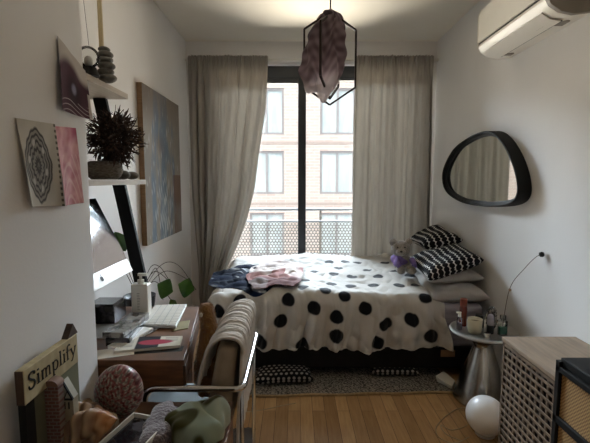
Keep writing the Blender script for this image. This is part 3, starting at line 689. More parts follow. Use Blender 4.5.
e = MB(); e.tube(smooth_curve([p + Vector((.034, .022, .07)), p + Vector((.056, .040, .066)), p + Vector((.060, .044, .04)), p + Vector((.036, .022, .02))], 5, False), .005, 8); e.build('handle', M['cream'], t, smooth='all')
MB().lathe([(.003, .066), (.0375, .066), (.0375, .068)], p, 24).build('coffee', mat('dark_coffee', '2a1c14', .2, col2='332218', scale=8), t)
p = Vector((1.115, 2.30, ZT)); t = thing('tin', p, 'tiny round silver tin in front of the mug', 'tin')
MB().lathe([(.017, 0), (.018, .002), (.018, .018)], p, 24).build('tin_body', M['chrome'], t, smooth=40)
MB().lathe([(.019, .0185), (.019, .027), (.017, .029)], p, 24).build('lid', M['steel'], t, smooth=40)
p = Vector((1.165, 2.37, ZT)); t = thing('spray_can', p, 'black and silver can with a domed top beside the glass bottle', 'can')
MB().lathe([(.019, 0), (.020, .003), (.020, .052)], p, 24).build('can_body', M['black_metal'], t, smooth=40)
MB().lathe([(.0205, .0525), (.0205, .095), (.017, .11), (.006, .118)], p, 24).build('cap', mat('pale_lilac_cap', 'a79fa9', .25, col2='958d98', scale=9, coat=.5), t, smooth=50)
p = Vector((1.145, 2.475, ZT)); t = thing('dark_jar', p, 'squat black jar behind the mug', 'jar')
MB().lathe([(.026, 0), (.028, .004), (.028, .05), (.024, .056)], p, 24).build('jar_body', M['black_metal'], t, smooth=40)
MB().lathe([(.024, .0565), (.024, .078), (.022, .08)], p, 24).build('lid', M['dark_plastic'], t, smooth=40)
p = Vector((1.205, 2.44, ZT)); fo = MB(); fo.ball(p + Vector((0, 0, .07)), (.030, .026, .069), n=18)
for v in fo.b.verts:
    q = (v.co - p); v.co += Vector((random.uniform(-1, 1), random.uniform(-1, 1), random.uniform(-.6, .6) if q.z > .01 else 0)) * .008; v.co.z = max(v.co.z, ZT)
tagp(fo.build('foil_wrapper', mat('crumpled_foil', 'b9b6b4', .25, .85, col2='4a4644', scale=60, contrast=(.45, .6))), 'crumpled silver foil wrapper standing among the bottles', 'wrapper')
p = Vector((1.225, 2.345, ZT)); t = thing('glass_bottle', p, 'clear square glass bottle of green liquid holding a stem', 'bottle')
e = MB(); e.box(p.x - .023, p.x + .023, p.y - .016, p.y + .016, ZT, ZT + .088); e.build('bottle_body', M['clear'], t, bevel=.004)
e = MB(); e.box(p.x - .0195, p.x + .0195, p.y - .0125, p.y + .0125, ZT + .005, ZT + .048); e.build('liquid', mat('green_liquid', '5f9c86', .15, col2='6aa790', scale=6, trans=.3), t, bevel=.003)
MB().lathe([(.012, .0885), (.012, .095), (.017, .096), (.017, .118), (.013, .119), (.013, .098), (.010, .0885)], p, 20, cap=False).build('neck', M['clear'], t, smooth=40)
e = MB(); st0 = p + Vector((0, .0, .055)); 
a_ = smooth_curve([st0, atX(510, 288, 1.245), atX(525, 268, 1.28), atX(536, 257, 1.32), atX(541, 255, 1.342)], 8, False)
t = thing('dried_flower', st0, 'thin dark dried stem arching from the green bottle to the wall', 'dried stem')
e.tube(a_, .0018, 6); e.build('stem', mat('dry_stem', '4a3a2e', .8, col2='5a4838', scale=40), t, smooth='all')
c = atX(510, 290, 1.247); MB().ball(c, (.008, .008, .009)).build('bud', mat('pale_bud', '9a7f6a', .8, col2='86705c', scale=40), t, smooth='all')
c = atX(541.5, 254.5, 1.335); e = MB(); e.lathe([(.006, -.012), (.013, -.008), (.015, .004), (.010, .012), (.004, .014)], c, 12, mtx=eul(20, 75, 0)); e.build('seed_head', M['black_wood'], t, smooth=40)
p = Vector((1.275, 2.44, ZT)); e = MB(); e.ball(p + Vector((0, 0, .02)), (.028, .02, .02), n=10)
for v in e.b.verts: v.co += Vector((random.uniform(-1, 1), random.uniform(-1, 1), 0)) * .005; v.co.z = max(v.co.z, ZT)
tagp(e.build('crumpled_tissue', M['paper'], smooth='all'), 'small crumpled white tissue on the metal table next to the wall', 'tissue')

# ================================================================ RIGHT CABINETS, GLOBE LAMP
lc = thing('lattice_cabinet', (1.18, 1.70, 0), 'greyed wooden cabinet with a lattice front between the globe lamp and the black cabinet', 'cabinet')
CX0, CY0, CY1, CZ = 1.0, 1.475, 1.905, .60
MB().box(CX0 - .004, XR - .004, CY0 - .004, CY1 + .004, CZ - .018, CZ).build('top_panel', M['cab_wood'], lc, bevel=.002)
e = MB(); e.box(CX0 + .004, XR - .006, CY1 - .018, CY1, .0, CZ - .0185); e.box(CX0 + .004, XR - .006, CY0, CY0 + .018, .0, CZ - .0185); e.box(XR - .02, XR - .006, CY0, CY1, .0, CZ - .0185); e.box(CX0 + .03, XR - .02, CY0, CY1, .0, .03)
e.build('carcass', M['cab_wood'], lc)
MB().box(CX0 + .022, CX0 + .030, CY0 + .018, CY1 - .018, .03, CZ - .02).build('backing', M['dark_inside'], lc)
e = MB(); y0, y1, z0, z1 = CY0 + .004, CY1 - .004, .012, CZ - .022
e.box(CX0, CX0 + .016, y0, y0 + .014, z0, z1); e.box(CX0, CX0 + .016, y1 - .014, y1, z0, z1); e.box(CX0, CX0 + .016, y0, y1, z1 - .016, z1); e.box(CX0, CX0 + .016, y0, y1, z0, z0 + .016)
dr = e.build('door', M['lattice'], lc)
e = MB(); n = 11
for k in range(1, n): yy = y0 + (y1 - y0) * k / n; e.box(CX0 + .004, CX0 + .010, yy - .0055, yy + .0055, z0 + .01, z1 - .01)
n = 17
for k in range(1, n): zz = z0 + (z1 - z0) * k / n; e.box(CX0 + .000, CX0 + .0055, y0 + .01, y1 - .01, zz - .005, zz + .005)
e.build('lattice_screen', M['lattice'], dr)
bc = thing('cane_cabinet', (1.16, 1.24, 0), 'black framed cabinet with woven cane fronts nearest the viewer', 'cabinet')
KX, KY0, KY1, KZ = .968, 1.0, 1.462, .70
MB().box(KX + .012, XR - .004, KY0, KY1 - .008, KZ - .03, KZ).build('top_panel', M['black_wood'], bc, bevel=.004)
e = MB()
for y in (KY0, KY1 - .022): e.box(KX, KX + .03, y, y + .022, 0, KZ - .012); e.box(XR - .03, XR - .006, y, y + .022, 0, KZ - .012)
e.box(KX, KX + .03, KY0, KY1, KZ - .052, KZ - .031); e.box(KX, KX + .03, KY0, KY1, .452, .480); e.box(KX, KX + .03, KY0, KY1, .22, .25); e.box(KX + .01, XR - .01, KY0 + .006, KY0 + .014, .05, KZ - .03); e.box(KX + .01, XR - .01, KY1 - .014, KY1 - .006, .05, KZ - .03); e.box(KX, KX + .03, KY0, KY1, .04, .06)
e.build('frame', M['black_wood'], bc, bevel=.002)
def cane_mat():
    m, nt, p_ = newmat('woven_cane_weave'); tc = nt.nodes.new('ShaderNodeTexCoord'); mp = nt.nodes.new('ShaderNodeMapping'); mp.inputs['Scale'].default_value = (0, 1, 1)
    w_ = nt.nodes.new('ShaderNodeTexChecker'); w_.inputs['Scale'].default_value = 150; w_.inputs['Color1'].default_value = rgb('b3905f'); w_.inputs['Color2'].default_value = rgb('7c5f3b')
    nt.links.new(tc.outputs['Object'], mp.inputs[0]); nt.links.new(mp.outputs[0], w_.inputs['Vector']); nt.links.new(w_.outputs[0], p_.inputs['Base Color']); p_.inputs['Roughness'].default_value = .7; return m
cm = cane_mat()
for z0, z1 in ((.480, KZ - .052), (.25, .452), (.06, .22)):
    MB().box(KX + .012, KX + .017, KY0 + .022, KY1 - .022, z0, z1).build('cane_panel', cm, bc)
e = MB(); e.box(1.155, 1.25, 1.36, 1.435, KZ, KZ + .006); tagp(e.build('notepad', M['paper']), 'small white notepad on the black cabinet', 'notepad')
gp = Vector((1.012, 2.06, 0)); t = thing('globe_lamp', gp, 'round white opal globe lamp standing on the wooden floor', 'lamp')
MB().lathe([(.045, 0), (.05, .004), (.05, .012), (.04, .016)], gp, 32).build('base', M['white_paint'], t, smooth=40)
MB().ball(gp + Vector((0, 0, .108)), .100, n=28).build('globe', M['opal'], t, smooth='all')
e = MB(); q = [(469, 437), (455, 443), (440, 438), (436, 428), (446, 416), (460, 408), (470, 410), (468, 424), (452, 430), (441, 425), (446, 434), (462, 441)]
e.tube(smooth_curve([atZ(x, y, .004 + .004 * (i % 2)) for i, (x, y) in enumerate(q)], 8, False), .0028, 6); tagp(e.build('lamp_cord', M['cable'], smooth='all'), 'coiled pale cord on the floor by the globe lamp', 'cord')
e = MB(); q = [(246, 412), (262, 410), (280, 406), (296, 403)]
e.tube(smooth_curve([atZ(x, y, .003) for x, y in q], 6, False), .0022, 6); tagp(e.build('cord', M['cable'], smooth='all'), 'thin straight pale cord on the floor in front of the rug', 'cord')

# ================================================================ LADDER SHELF, DESK AND WHAT STANDS ON THEM
ls = thing('ladder_shelf', (-.85, 1.64, 0), 'leaning ladder shelf with slanted black posts and pale boards above the desk', 'shelf')
def postx(px, py, Y): return atY(px, py, Y)
pa, pb_ = atY(101.5, 105, 1.925), atY(138.5, 270, 1.925); sl_ = (pb_.x - pa.x) / (pb_.z - pa.z)
def px_at(z): return pa.x + sl_ * (z - pa.z)
ztop_ = pa.z + (XL + .035 - pa.x) / sl_
for Y in (1.345, 1.925):
    e = MB(); h = .029; zt2 = 1.735; zb3 = 0 if Y > 1.8 else .7502
    e.hexa([Vector((px_at(zb3) - h, Y - .012, zb3)), Vector((px_at(zb3) + h, Y - .012, zb3)), Vector((px_at(zb3) + h, Y + .012, zb3)), Vector((px_at(zb3) - h, Y + .012, zb3)),
            Vector((px_at(zt2) - h, Y - .012, zt2)), Vector((px_at(zt2) + h, Y - .012, zt2)), Vector((px_at(zt2) + h, Y + .012, zt2)), Vector((px_at(zt2) - h, Y + .012, zt2))])
    e.build('post', M['black_wood'], ls, bevel=.002)
S1, S2 = 1.745, 1.352
MB().box(XL + .004, -.772, 1.33, 1.945, S1 - .024, S1).build('shelf_board', M['shelf'], ls, bevel=.002)
MB().box(XL + .004, -.702, 1.33, 1.945, S2 - .022, S2).build('shelf_board', M['shelf'], ls, bevel=.002)

# on the upper board: glass dome, candle, stone sculpture
p = Vector((-.865, 1.50, S1)); p = Vector((atY(89, 70, 1.62).x, 1.62, S1)); t = thing('glass_dome', p, 'small clear glass globe on a black base on the upper shelf', 'ornament')
MB().lathe([(.034, 0), (.036, .004), (.030, .022), (.026, .034)], p, 28).build('base', M['black_wood'], t, smooth=40)
MB().ball(p + Vector((0, 0, .072)), .040, n=16).build('globe', glassmat('globe_glass', (.93, .94, .93), 1.3), t, smooth='all')
MB().ball(p + Vector((0, 0, .055)), (.016, .016, .022), n=10).build('figure', M['pillow'], t, smooth='all')
px_ = atY(105, 70, 1.72); p = Vector((px_.x + .004, 1.72, S1)); t = thing('stone_candle_holder', p, 'stacked dark grey stone candle holder shaped like a clenched hand', 'candle holder')
M['stone'] = mat('dark_grey_stone', '4a4742', .55, col2='6b675f', scale=30, bump=.3, bscale=60)
e = MB(); zz = 0
for r_, h_, ox in ((.036, .030, .006), (.034, .028, -.002), (.035, .028, .003), (.033, .026, -.003), (.030, .026, .002), (.024, .020, -.004)):
    e.ball(p + Vector((ox, 0, zz + h_ * .55)), (r_, r_ * .85, h_ * .62), eul(0, random.uniform(-9, 9), 0), n=12); zz += h_ * .86
e.build('stones', M['stone'], t, smooth='all')
cp = Vector((px_.x - .010, 1.72, S1 + zz - .006))
cn = MB().lathe([(.0095, 0), (.0090, .18), (.0082, .200), (.003, .204)], cp, 16).build('candle', mat('cream_wax', 'cdbd96', .5, col2='c3b289', scale=6), smooth=40); tagp(cn, 'tall cream taper candle in the dark stone holder', 'candle')
MB().tube([cp + Vector((0, 0, .2)), cp + Vector((.001, 0, .212))], .001, 6).build('wick', M['cord'], cn)
a_ = [atY(79.5, 2, 1.45), atY(84, 20, 1.55), atY(89, 48, 1.62)]
e = MB(); e.tube([atX(79, 0, -.86) + Vector((0, 0, .25)), Vector((atY(89, 49, 1.62).x, 1.62, S1 + .1145))], .0009, 6)
tagp(e.build('hanging_string', M['cord']), 'thin string hanging down to the glass globe', 'string')

# on the lower board: dried flowers in a basket, stones
bc_ = atY(104, 165, 1.72); p = Vector((bc_.x, 1.72, S2)); 
M['basket'] = mat('woven_seagrass', '5f564c', .9, col2='857b6e', scale=70, stretch=(1, 1, 3), bump=.8, bscale=90)
e = MB(); pr = [(.050, 0)] + [(.058 + .014 * math.sin(PI * k / 10) + .003 * (k % 2), .008 + .0065 * k) for k in range(11)] + [(.05, .075), (.046, .07), (.05, .02), (.004, .012)]
e.lathe(pr, p, 36); tagp(e.build('basket', M['basket'], smooth='all'), 'small woven basket holding the dried flowers on the lower shelf', 'basket')
fl = MB(); fc = p + Vector((.046, 0, .165)); r = random.Random(3)
def blade(b_, a, d, L, W, bend):
    d = d.normalized(); s_ = d.orthogonal().normalized(); s_.rotate(Matrix.Rotation(r.uniform(0, 6.28), 3, d)); up = d.cross(s_)
    prev = None
    for k in range(4):
        t_ = k / 3; c_ = a + d * L * t_ + up * bend * L * t_ * t_; wd = W * (math.sin(PI * (.15 + .8 * t_)))
        cur = b_.verts([c_ - s_ * wd, c_ + s_ * wd])
        if prev: b_.b.faces.new((prev[0], prev[1], cur[1], cur[0]))
        prev = cur
for k in range(1500):
    d = Vector((r.gauss(0, 1), r.gauss(0, .9), r.gauss(0, 1))).normalized()
    R_ = r.uniform(.3, .92); a = fc + Vector((d.x * .110, d.y * .090, d.z * .112)) * R_
    if a.z < S2 + .055 or (a.z < S2 + .08 and abs(a.x - p.x) < .07): continue
    blade(fl, a, d + Vector((r.gauss(0, .7), r.gauss(0, .7), r.gauss(0, .7))), r.uniform(.018, .045), r.uniform(.0015, .005), r.uniform(-.8, .8))
for k in range(90):
    d = Vector((r.gauss(.25, 1), r.gauss(0, .9), r.gauss(.15, 1))).normalized(); a = fc + d * .03
    fl.tube([a, fc + d * .075 + Vector((0, 0, .005)), fc + d * r.uniform(.11, .135) + Vector((0, 0, r.uniform(-.01, .02)))], .0010, 4)
fl.tube([p + Vector((0, 0, .06)), fc], .012, 8)
o = fl.build('dried_flower_bunch', mat('dried_petals', '2c1f1a', .9, col2='4b3529', scale=60, contrast=(.4, .7)), smooth='all', origin=fc - Vector((0, 0, .1))); tagp(o, 'spiky bunch of dark brown dried flowers on the lower shelf', 'dried flowers')
for i, (px, Y, r_, lab) in enumerate(((123, 1.80, (.031, .026, .020), 'rounded grey stone between the basket and another stone'), (131.5, 1.87, (.030, .026, .018), 'flat pale grey stone nearest the end of the lower shelf'))):
    c = atY(px, 172, Y); e = MB(); e.ball(Vector((c.x, Y, S2 + r_[2])), r_, eul(0, 0, 20 * i), n=14); tagp(e.build('stone', mat('grey_pebble_%d' % i, ('6d6860', '837c72')[i], .7, col2='5a554e', scale=50, bump=.2), smooth='all'), lab, 'stone', 'stones on the lower shelf')

# desk
DZ = .75
dk = thing('desk', (-.70, 1.60, 0), 'dark brown wooden desk crowded with papers beneath the ladder shelf', 'desk')
DXF, DYN, DYF = -.372, 1.318, 1.905
DXR = -.455   # the front edge runs slightly askew
def quad(i, z0, z1, x0=None): 
    xa = XL + .004 + i if x0 is None else None
    P4 = lambda z: [Vector((XL + .004 + i, DYN + i, z)), Vector((DXF - i, DYN + i, z)), Vector((DXR - i, DYF - i, z)), Vector((XL + .004 + i, DYF - i, z))]
    return MB().hexa(P4(z0) + P4(z1))
quad(0, DZ - .02, DZ).build('desk_top', M['walnut'], dk, bevel=.002)
quad(.005, DZ - .105, DZ - .0205).build('drawer_case', M['walnut'], dk, bevel=.002)
f0, f1 = Vector((DXF - .004, DYN + .02, 0)), Vector((DXR - .002, DYF - .02, 0)); e = MB(); e.hexa([f0 + Vector((0, 0, DZ - .098)), f0 + Vector((.004, 0, DZ - .098)), f1 + Vector((.004, 0, DZ - .098)), f1 + Vector((0, 0, DZ - .098)), f0 + Vector((0, 0, DZ - .028)), f0 + Vector((.004, 0, DZ - .028)), f1 + Vector((.004, 0, DZ - .028)), f1 + Vector((0, 0, DZ - .028))]); e.build('drawer', M['brown_wood'], dk, bevel=.001)
for x, y in ((-.70, DYN + .008), (XL + .02, DYN + .008), (-.52, DYF - .05), (XL + .02, DYF - .05)):
    MB().box(x, x + .034, y, y + .034, 0, DZ - .1055).build('leg', M['walnut'], dk, bevel=.002)
sb = MB(); sb.box(-.99, -.44, 1.46, 1.84, 0, .30); o = sb.build('storage_box', mat('pale_grey_blue_plastic', '8d9799', .6, col2='98a2a4', scale=5), bevel=.01, bseg=3); tagp(o, 'pale grey blue storage box under the desk', 'box')
o2 = MB().box(-.995, -.435, 1.455, 1.845, .3005, .325).build('lid', M['pillow'], o, bevel=.006)

# computer
IY0, IY1 = 1.335, 1.80
top_, bot_ = atY(95.5, 198, IY1), atY(132, 268, IY1)
cm_ = thing('desktop_computer', (bot_.x - .03, 1.58, DZ), 'silver all-in-one computer with a tilted glossy screen on the desk', 'computer')
M['alu'] = mat('brushed_aluminium', 'c9c7c2', .35, .55, col2='bdbbb6', scale=6)
M['screen'] = mat('black_glossy_screen', '0b0c0e', .06, col2='101114', scale=3, spec=.9, coat=1.0)
d = (bot_ - top_); d.y = 0; L_ = d.length; d.normalize(); n_ = Vector((-d.z, 0, d.x)); n_ = n_ if n_.x > 0 else -n_
def ip(y, s_, off): v = top_ + d * s_ + n_ * off; return Vector((v.x, y, v.z))
CH = .048
def slab(e, y0, y1, s0, s1, f, bk): e.hexa([ip(y0, s1, bk), ip(y1, s1, bk), ip(y1, s1, f), ip(y0, s1, f), ip(y0, s0, bk), ip(y1, s0, bk), ip(y1, s0, f), ip(y0, s0, f)])
e = MB(); slab(e, IY0, IY1, L_ - CH, L_ + .012, 0, -.020); e.build('chin', M['alu'], cm_, bevel=.002)
e = MB(); slab(e, IY0, IY1, 0, L_ - CH - .0005, -.002, -.022); e.build('back_case', M['alu'], cm_, bevel=.003)
e = MB(); slab(e, IY0 + .002, IY1 - .002, .002, L_ - CH - .001, .0005, -.0015); e.build('screen', M['screen'], cm_)
e = MB(); c0 = ip((1.53), L_ - CH / 2 + .006, .0); 
def logo_pt(a, b_): return c0 + Vector((0, a, 0)) - d * b_ + n_ * .0012
pts = []
for k in range(28):
    th_ = 2 * PI * k / 28; r_ = .0105 * (1 + .06 * math.cos(2 * th_)) * (1 - .22 * math.exp(-((th_ - PI / 2) / .3) ** 2) - .12 * math.exp(-((th_ - 3 * PI / 2) / .25) ** 2))
    a, b_ = r_ * math.cos(th_) , r_ * 1.08 * math.sin(th_)
    dd_ = math.hypot(a - .0115, b_ - .001)
    if dd_ < .0052: a, b_ = .0115 + (a - .0115) / dd_ * .0052 * (1 if a > .0115 else 1), .001 + (b_ - .001) / dd_ * .0052; a = min(a, .0115 - math.sqrt(max(0, .0052 ** 2 - (b_ - .001) ** 2)))
    pts.append(logo_pt(a, b_))
e.prism(pts, (0, 0, 0), n_ * .0006)
lf = [logo_pt(.001 + x_, .012 + y_) for x_, y_ in ((0, 0), (.0005, .004), (.004, .0062), (.0042, .002))]; e.prism(lf, (0, 0, 0), n_ * .0006)
e.build('logo', M['black_wood'], cm_)
e = MB(); e.box(bot_.x - .115, bot_.x - .105, 1.50, 1.65, DZ + .006, bot_.z + .06); e.box(bot_.x - .14, bot_.x + .03, 1.50, 1.65, DZ, DZ + .006); e.build('stand', M['alu'], cm_, bevel=.002)

# soap / lotion bottle
c = atZ(142, 312, DZ); Yb = 1.74; c = atY(141.5, 300, Yb); p = Vector((c.x, Yb, DZ)); t = thing('pump_bottle', p, 'tall square white pump bottle with a printed label beside the computer', 'bottle', rz=.0)
w_ = .036; hB = .155
MB().box(p.x - w_, p.x + w_, Yb - .024, Yb + .024, DZ, DZ + hB).build('bottle_body', M['plastic'], t, bevel=.006, bseg=3)
e = MB(); e.lathe([(.014, hB), (.014, hB + .016), (.006, hB + .018), (.006, hB + .034)], p, 20); e.box(p.x - .010, p.x + .028, Yb - .008, Yb + .008, DZ + hB + .034, DZ + hB + .044); e.build('pump', M['plastic'], t, smooth=40)
e = MB()
for k in range(11): e.box(p.x - .010 + .0, p.x - .006 + .010 * (0.4 + .6 * random.random()), Yb - .0246, Yb - .0238, DZ + .045 + k * .007, DZ + .047 + k * .007)
e.build('label_print', M['grey_plastic'], t); MB().box(p.x - .012, p.x + .018, Yb - .0246, Yb - .0238, DZ + .022, DZ + .030).build('label_print', M['grey_plastic'], t)

# keyboard
kq = [atZ(139, 326, DZ + .009), atZ(176, 327.5, DZ + .009), atZ(187, 305, DZ + .009), atZ(155, 306, DZ + .009)]
kb = thing('keyboard', (kq[0] + kq[2]) / 2 - Vector((0, 0, .009)), 'slim white keyboard lying across the desk papers', 'keyboard')
zt_ = [Vector((v.x, v.y, DZ + .007)) for v in kq]; zb_ = [Vector((v.x, v.y, DZ + .0045)) for v in kq]
MB().hexa(zb_ + [v + Vector((0, 0, .010)) for v in zb_]).build('case', M['alu'], kb, bevel=.002)
e = MB(); a0, a1, a2, a3 = [v + Vector((0, 0, .0102)) for v in zb_]
def bil(u, v): return a0 * (1 - u) * (1 - v) + a1 * u * (1 - v) + a2 * u * v + a3 * (1 - u) * v
for i in range(5):
    for j in range(14):
        u0, u1, v0, v1 = .04 + i * .19, .04 + i * .19 + .16, .03 + j * .068, .03 + j * .068 + .056
        q = [bil(u0, v0), bil(u1, v0), bil(u1, v1), bil(u0, v1)]; e.hexa(q + [x_ + Vector((0, 0, .002)) for x_ in q])
e.build('keys', M['plastic'], kb)['kind'] = 'stuff'

# papers, magazine and books on the desk
def flat(name, pxs, z, th, m, label, cat, colour=None, group=None, n=60):
    q = [atZ(x, y, z + th) for x, y in pxs]
    if colour is None:
        return tagp(MB().hexa([v - Vector((0, 0, th)) for v in q] + q).build(name, m, bevel=min(.001, th / 3)), label, cat, group)
    u = np.linspace(0, 1, n); U, V = np.meshgrid(u, u, indexing='ij'); a = [np.array(v) for v in q]
    P = ((1 - U) * (1 - V))[..., None] * a[0] + (U * (1 - V))[..., None] * a[1] + (U * V)[..., None] * a[2] + ((1 - U) * V)[..., None] * a[3]
    o = MB().hexa([v - Vector((0, 0, th)) for v in q] + [v - Vector((0, 0, .0004)) for v in q]).build(name, M['paper']); tagp(o, label, cat, group)
    sheet('printed_cover', P, M['VCpaper'], o, colour(U, V), smooth=None); return o
def magc(U, V):
    c = np.ones(U.shape + (3,)) * C3('d0cabc'); c = mixc(c, '26252a', ((U > .30) & (U < .66)) * 1.); c = mixc(c, 'a3384a', sstep(.26, .20, np.hypot((U - .60) * .85, V - .48)) * 1.)
    c = mixc(c, '6d665c', ((U > .06) & (U < .24) & (np.mod(V * 14, 1) < .4) & (V > .2) & (V < .8)) * .8); c = mixc(c, '6d665c', ((U > .74) & (U < .94) & (np.mod(V * 14, 1) < .4) & (V > .5) & (V < .9)) * .7); return c
flat('photo_book', [(114, 351), (180, 345), (182.5, 336), (121, 337)], DZ + .0005, .010, None, 'open printed booklet with a dark photo and a red blob at the desk edge', 'booklet', magc)
flat('black_folder', [(106, 356), (182, 351), (184, 346), (112, 350)], DZ, .0004, M['black_wood'], 'thin black folder under the open booklet', 'folder')
flat('yellow_note', [(172, 331), (188, 328), (190, 320), (177, 322)], DZ, .003, mat('dull_yellow_paper', '8f8458', .7, col2='857a50', scale=9), 'small dull yellow notebook by the keyboard end', 'notebook')
def lap(name, c, sx, sy, sz, rz, z, m, label, cat, ry=0):
    R = Matrix.Translation(Vector((c[0], c[1], z))) @ eul(0, ry, rz)
    return tagp(MB().box(-sx / 2, sx / 2, -sy / 2, sy / 2, 0, sz, R).build(name, m, bevel=.0015), label, cat)
c = atZ(112, 325, DZ + .03)
M['gloss_black'] = mat('glossy_black_cover', '15161a', .15, col2='4a474a', scale=24, contrast=(.5, .62), coat=.4)
lap('art_book', (-.652, 1.56), .085, .25, .030, 4, DZ, M['gloss_black'], 'thick glossy black book lying before the computer foot', 'book')
lap('picture_book', (-.654, 1.55), .078, .23, .020, -3, DZ + .0305, mat('marbled_cover', '3b3735', .25, col2='8c867f', scale=30, contrast=(.45, .6), coat=.3), 'marbled dark book on top of the glossy black book', 'book')
lap('white_tablet', (c.x + .105, 1.50), .050, .20, .012, -16, DZ, M['plastic'], 'narrow white device standing between the books and the keyboard', 'tablet')
lap('silver_tray', (c.x + .150, 1.60), .045, .16, .006, -18, DZ, M['chrome'], 'thin shiny metal strip lying between tablet and keyboard', 'ruler')
e = MB(); e.box(-.875, -.755, 1.665, 1.785, DZ, DZ + .075); e.box(-.870, -.760, 1.67, 1.78, DZ + .0755, DZ + .082); tagp(e.build('desk_organizer', M['gloss_black'], bevel=.004), 'small glossy black box between the computer foot and the pump bottle', 'box')
for k, (x_, y_) in enumerate(((-.64, 1.375),)):
    lap('loose_paper', (x_, y_), .15, .08, .0008 , 20 - 50 * k, DZ + .0004 + .001 * k, M['paper'], ('loose white sheet at the wall end of the desk', 'loose white sheet lying crossed over another sheet')[k], 'paper')

# pothos on the desk end
pc = Vector((-.80, 2.06, 0)); t = thing('potted_pothos', (pc.x, pc.y, 0), 'trailing green leafed pothos on a stand behind the ladder shelf', 'plant')
MB().lathe([(.11, 0), (.11, .02), (.025, .03), (.025, .60), (.10, .61), (.10, .63)], pc, 28).build('plant_stand', M['black_wood'], t, smooth=40)
MB().lathe([(.055, .631), (.075, .72), (.08, .76), (.074, .758), (.06, .74), (.003, .74)], pc, 28).build('pot', M['dark_plastic'], t, smooth=40)
M['leaf'] = mat('glossy_leaf', '3c6428', .35, col2='587f3a', scale=14, trans=.2)
base = pc + Vector((0, 0, .75))
leafs = [((116, 234), (124, 252), 2.02, 24), ((169, 281), (160, 300), 2.02, 18), ((189, 280), (183, 299), 2.10, 18), ((171, 300), (176, 306), 2.05, 8), ((113, 243), (120, 250), 2.08, 12)]
vm = MB()
for (a, b_, Y, wpx) in leafs:
    A = atY(*a, Y); B = atY(*b_, Y + .01); w2 = wpx / F_PX * Y / 2; ax = (B - A); n2 = ax.cross(Vector((0, 1, 0))).normalized(); L3 = ax.length
    uu = np.linspace(0, 1, 18); vv = np.linspace(-1, 1, 11); U, V = np.meshgrid(uu, vv, indexing='ij')
    wd = w2 * np.clip(np.minimum(U / .32, (1 - U) / .68), 0, 1) ** .75
    P = np.array(A) + U[..., None] * np.array(ax) + (V * wd)[..., None] * np.array(n2) + ((np.abs(V) * wd * .35) - .02 * U ** 2)[..., None] * np.array([0, -1., 0]) - (0.12 * L3 * np.abs(V) ** 2 * (U < .25) * (1 - U * 4))[..., None] * np.array(ax.normalized())
    sheet('leaf', P, M['leaf'], t, solid=.0008)
    mid = (base + A) / 2 + Vector((0, 0, .09 if A.z < 1.0 else -.02)); vm.tube(smooth_curve([base, mid, A], 8, False), .0016, 6)
for a in (((150, 268), (170, 282)), ((160, 266), (196, 290)), ((152, 272), (163, 300))):
    vm.tube(smooth_curve([base, atY(*a[0], 2.06), atY((a[0][0] + a[1][0]) / 2, min(a[0][1], a[1][1]) - 1, 2.06), atY(*a[1], 2.06)], 8, False), .0014, 6)
vm.build('vines', mat('dark_vine', '2a2419', .7, col2='39301f', scale=40), t, smooth='all')

# ================================================================ CANVAS ON THE LEFT WALL
cq = [atX(x, y, -1.0) for x, y in ((139, 82), (175, 103), (180, 232), (145, 243))]
y0, y1, z1, z0 = atX(139, 160, -1.037).y, atX(180, 160, -1.0).y, 1.985, .905
pn = thing('canvas_painting', (-1.02, 3.1, z0), 'tall abstract painting in grey blue and brown on the side wall', 'painting')
MB().box(XL + .003, -1.002, y0, y1, z0, z1).build('stretcher', mat('raw_wood_edge', '7a5f43', .7, col2='8b6e50', scale=14, stretch=(1, 1, 6)), pn, bevel=.001)
u = np.linspace(0, 1, 160); U, V = np.meshgrid(u, np.linspace(0, 1, 220), indexing='ij')
n1 = waves(U, V * 1.3, 61, 3, 12, 10); n2 = waves(U * 2, V * .6, 62, 10, 60, 14); n3 = waves(U * 3, V, 63, 20, 90, 14)
c = mixc('76716c', '948c82', .5 + .5 * n1); c = mixc(c, '5d7488', sstep(.2, 1.2, n2 + 1.2 * (1 - np.abs(U - .45) * 3) + .4 * (1 - V)) * .75); c = mixc(c, 'bdc0be', sstep(.4, 1.2, n3 + .8 * sstep(.65, .2, V) * (1 - np.abs(U - .5) * 2.5)) * .6)
c = mixc(c, '6b4a3a', sstep(.7, 1.4, n1 + 1.0 * (U > .75) * (V < .45)) * .7); c = mixc(c, '6e5f52', sstep(.7, 1, V) * .55)
P = np.stack([np.full(U.shape, -1.0005), y0 + (y1 - y0) * U, z0 + (z1 - z0) * V], -1)
sheet('canvas', P, M['VCpaper'], pn, c, smooth=None)

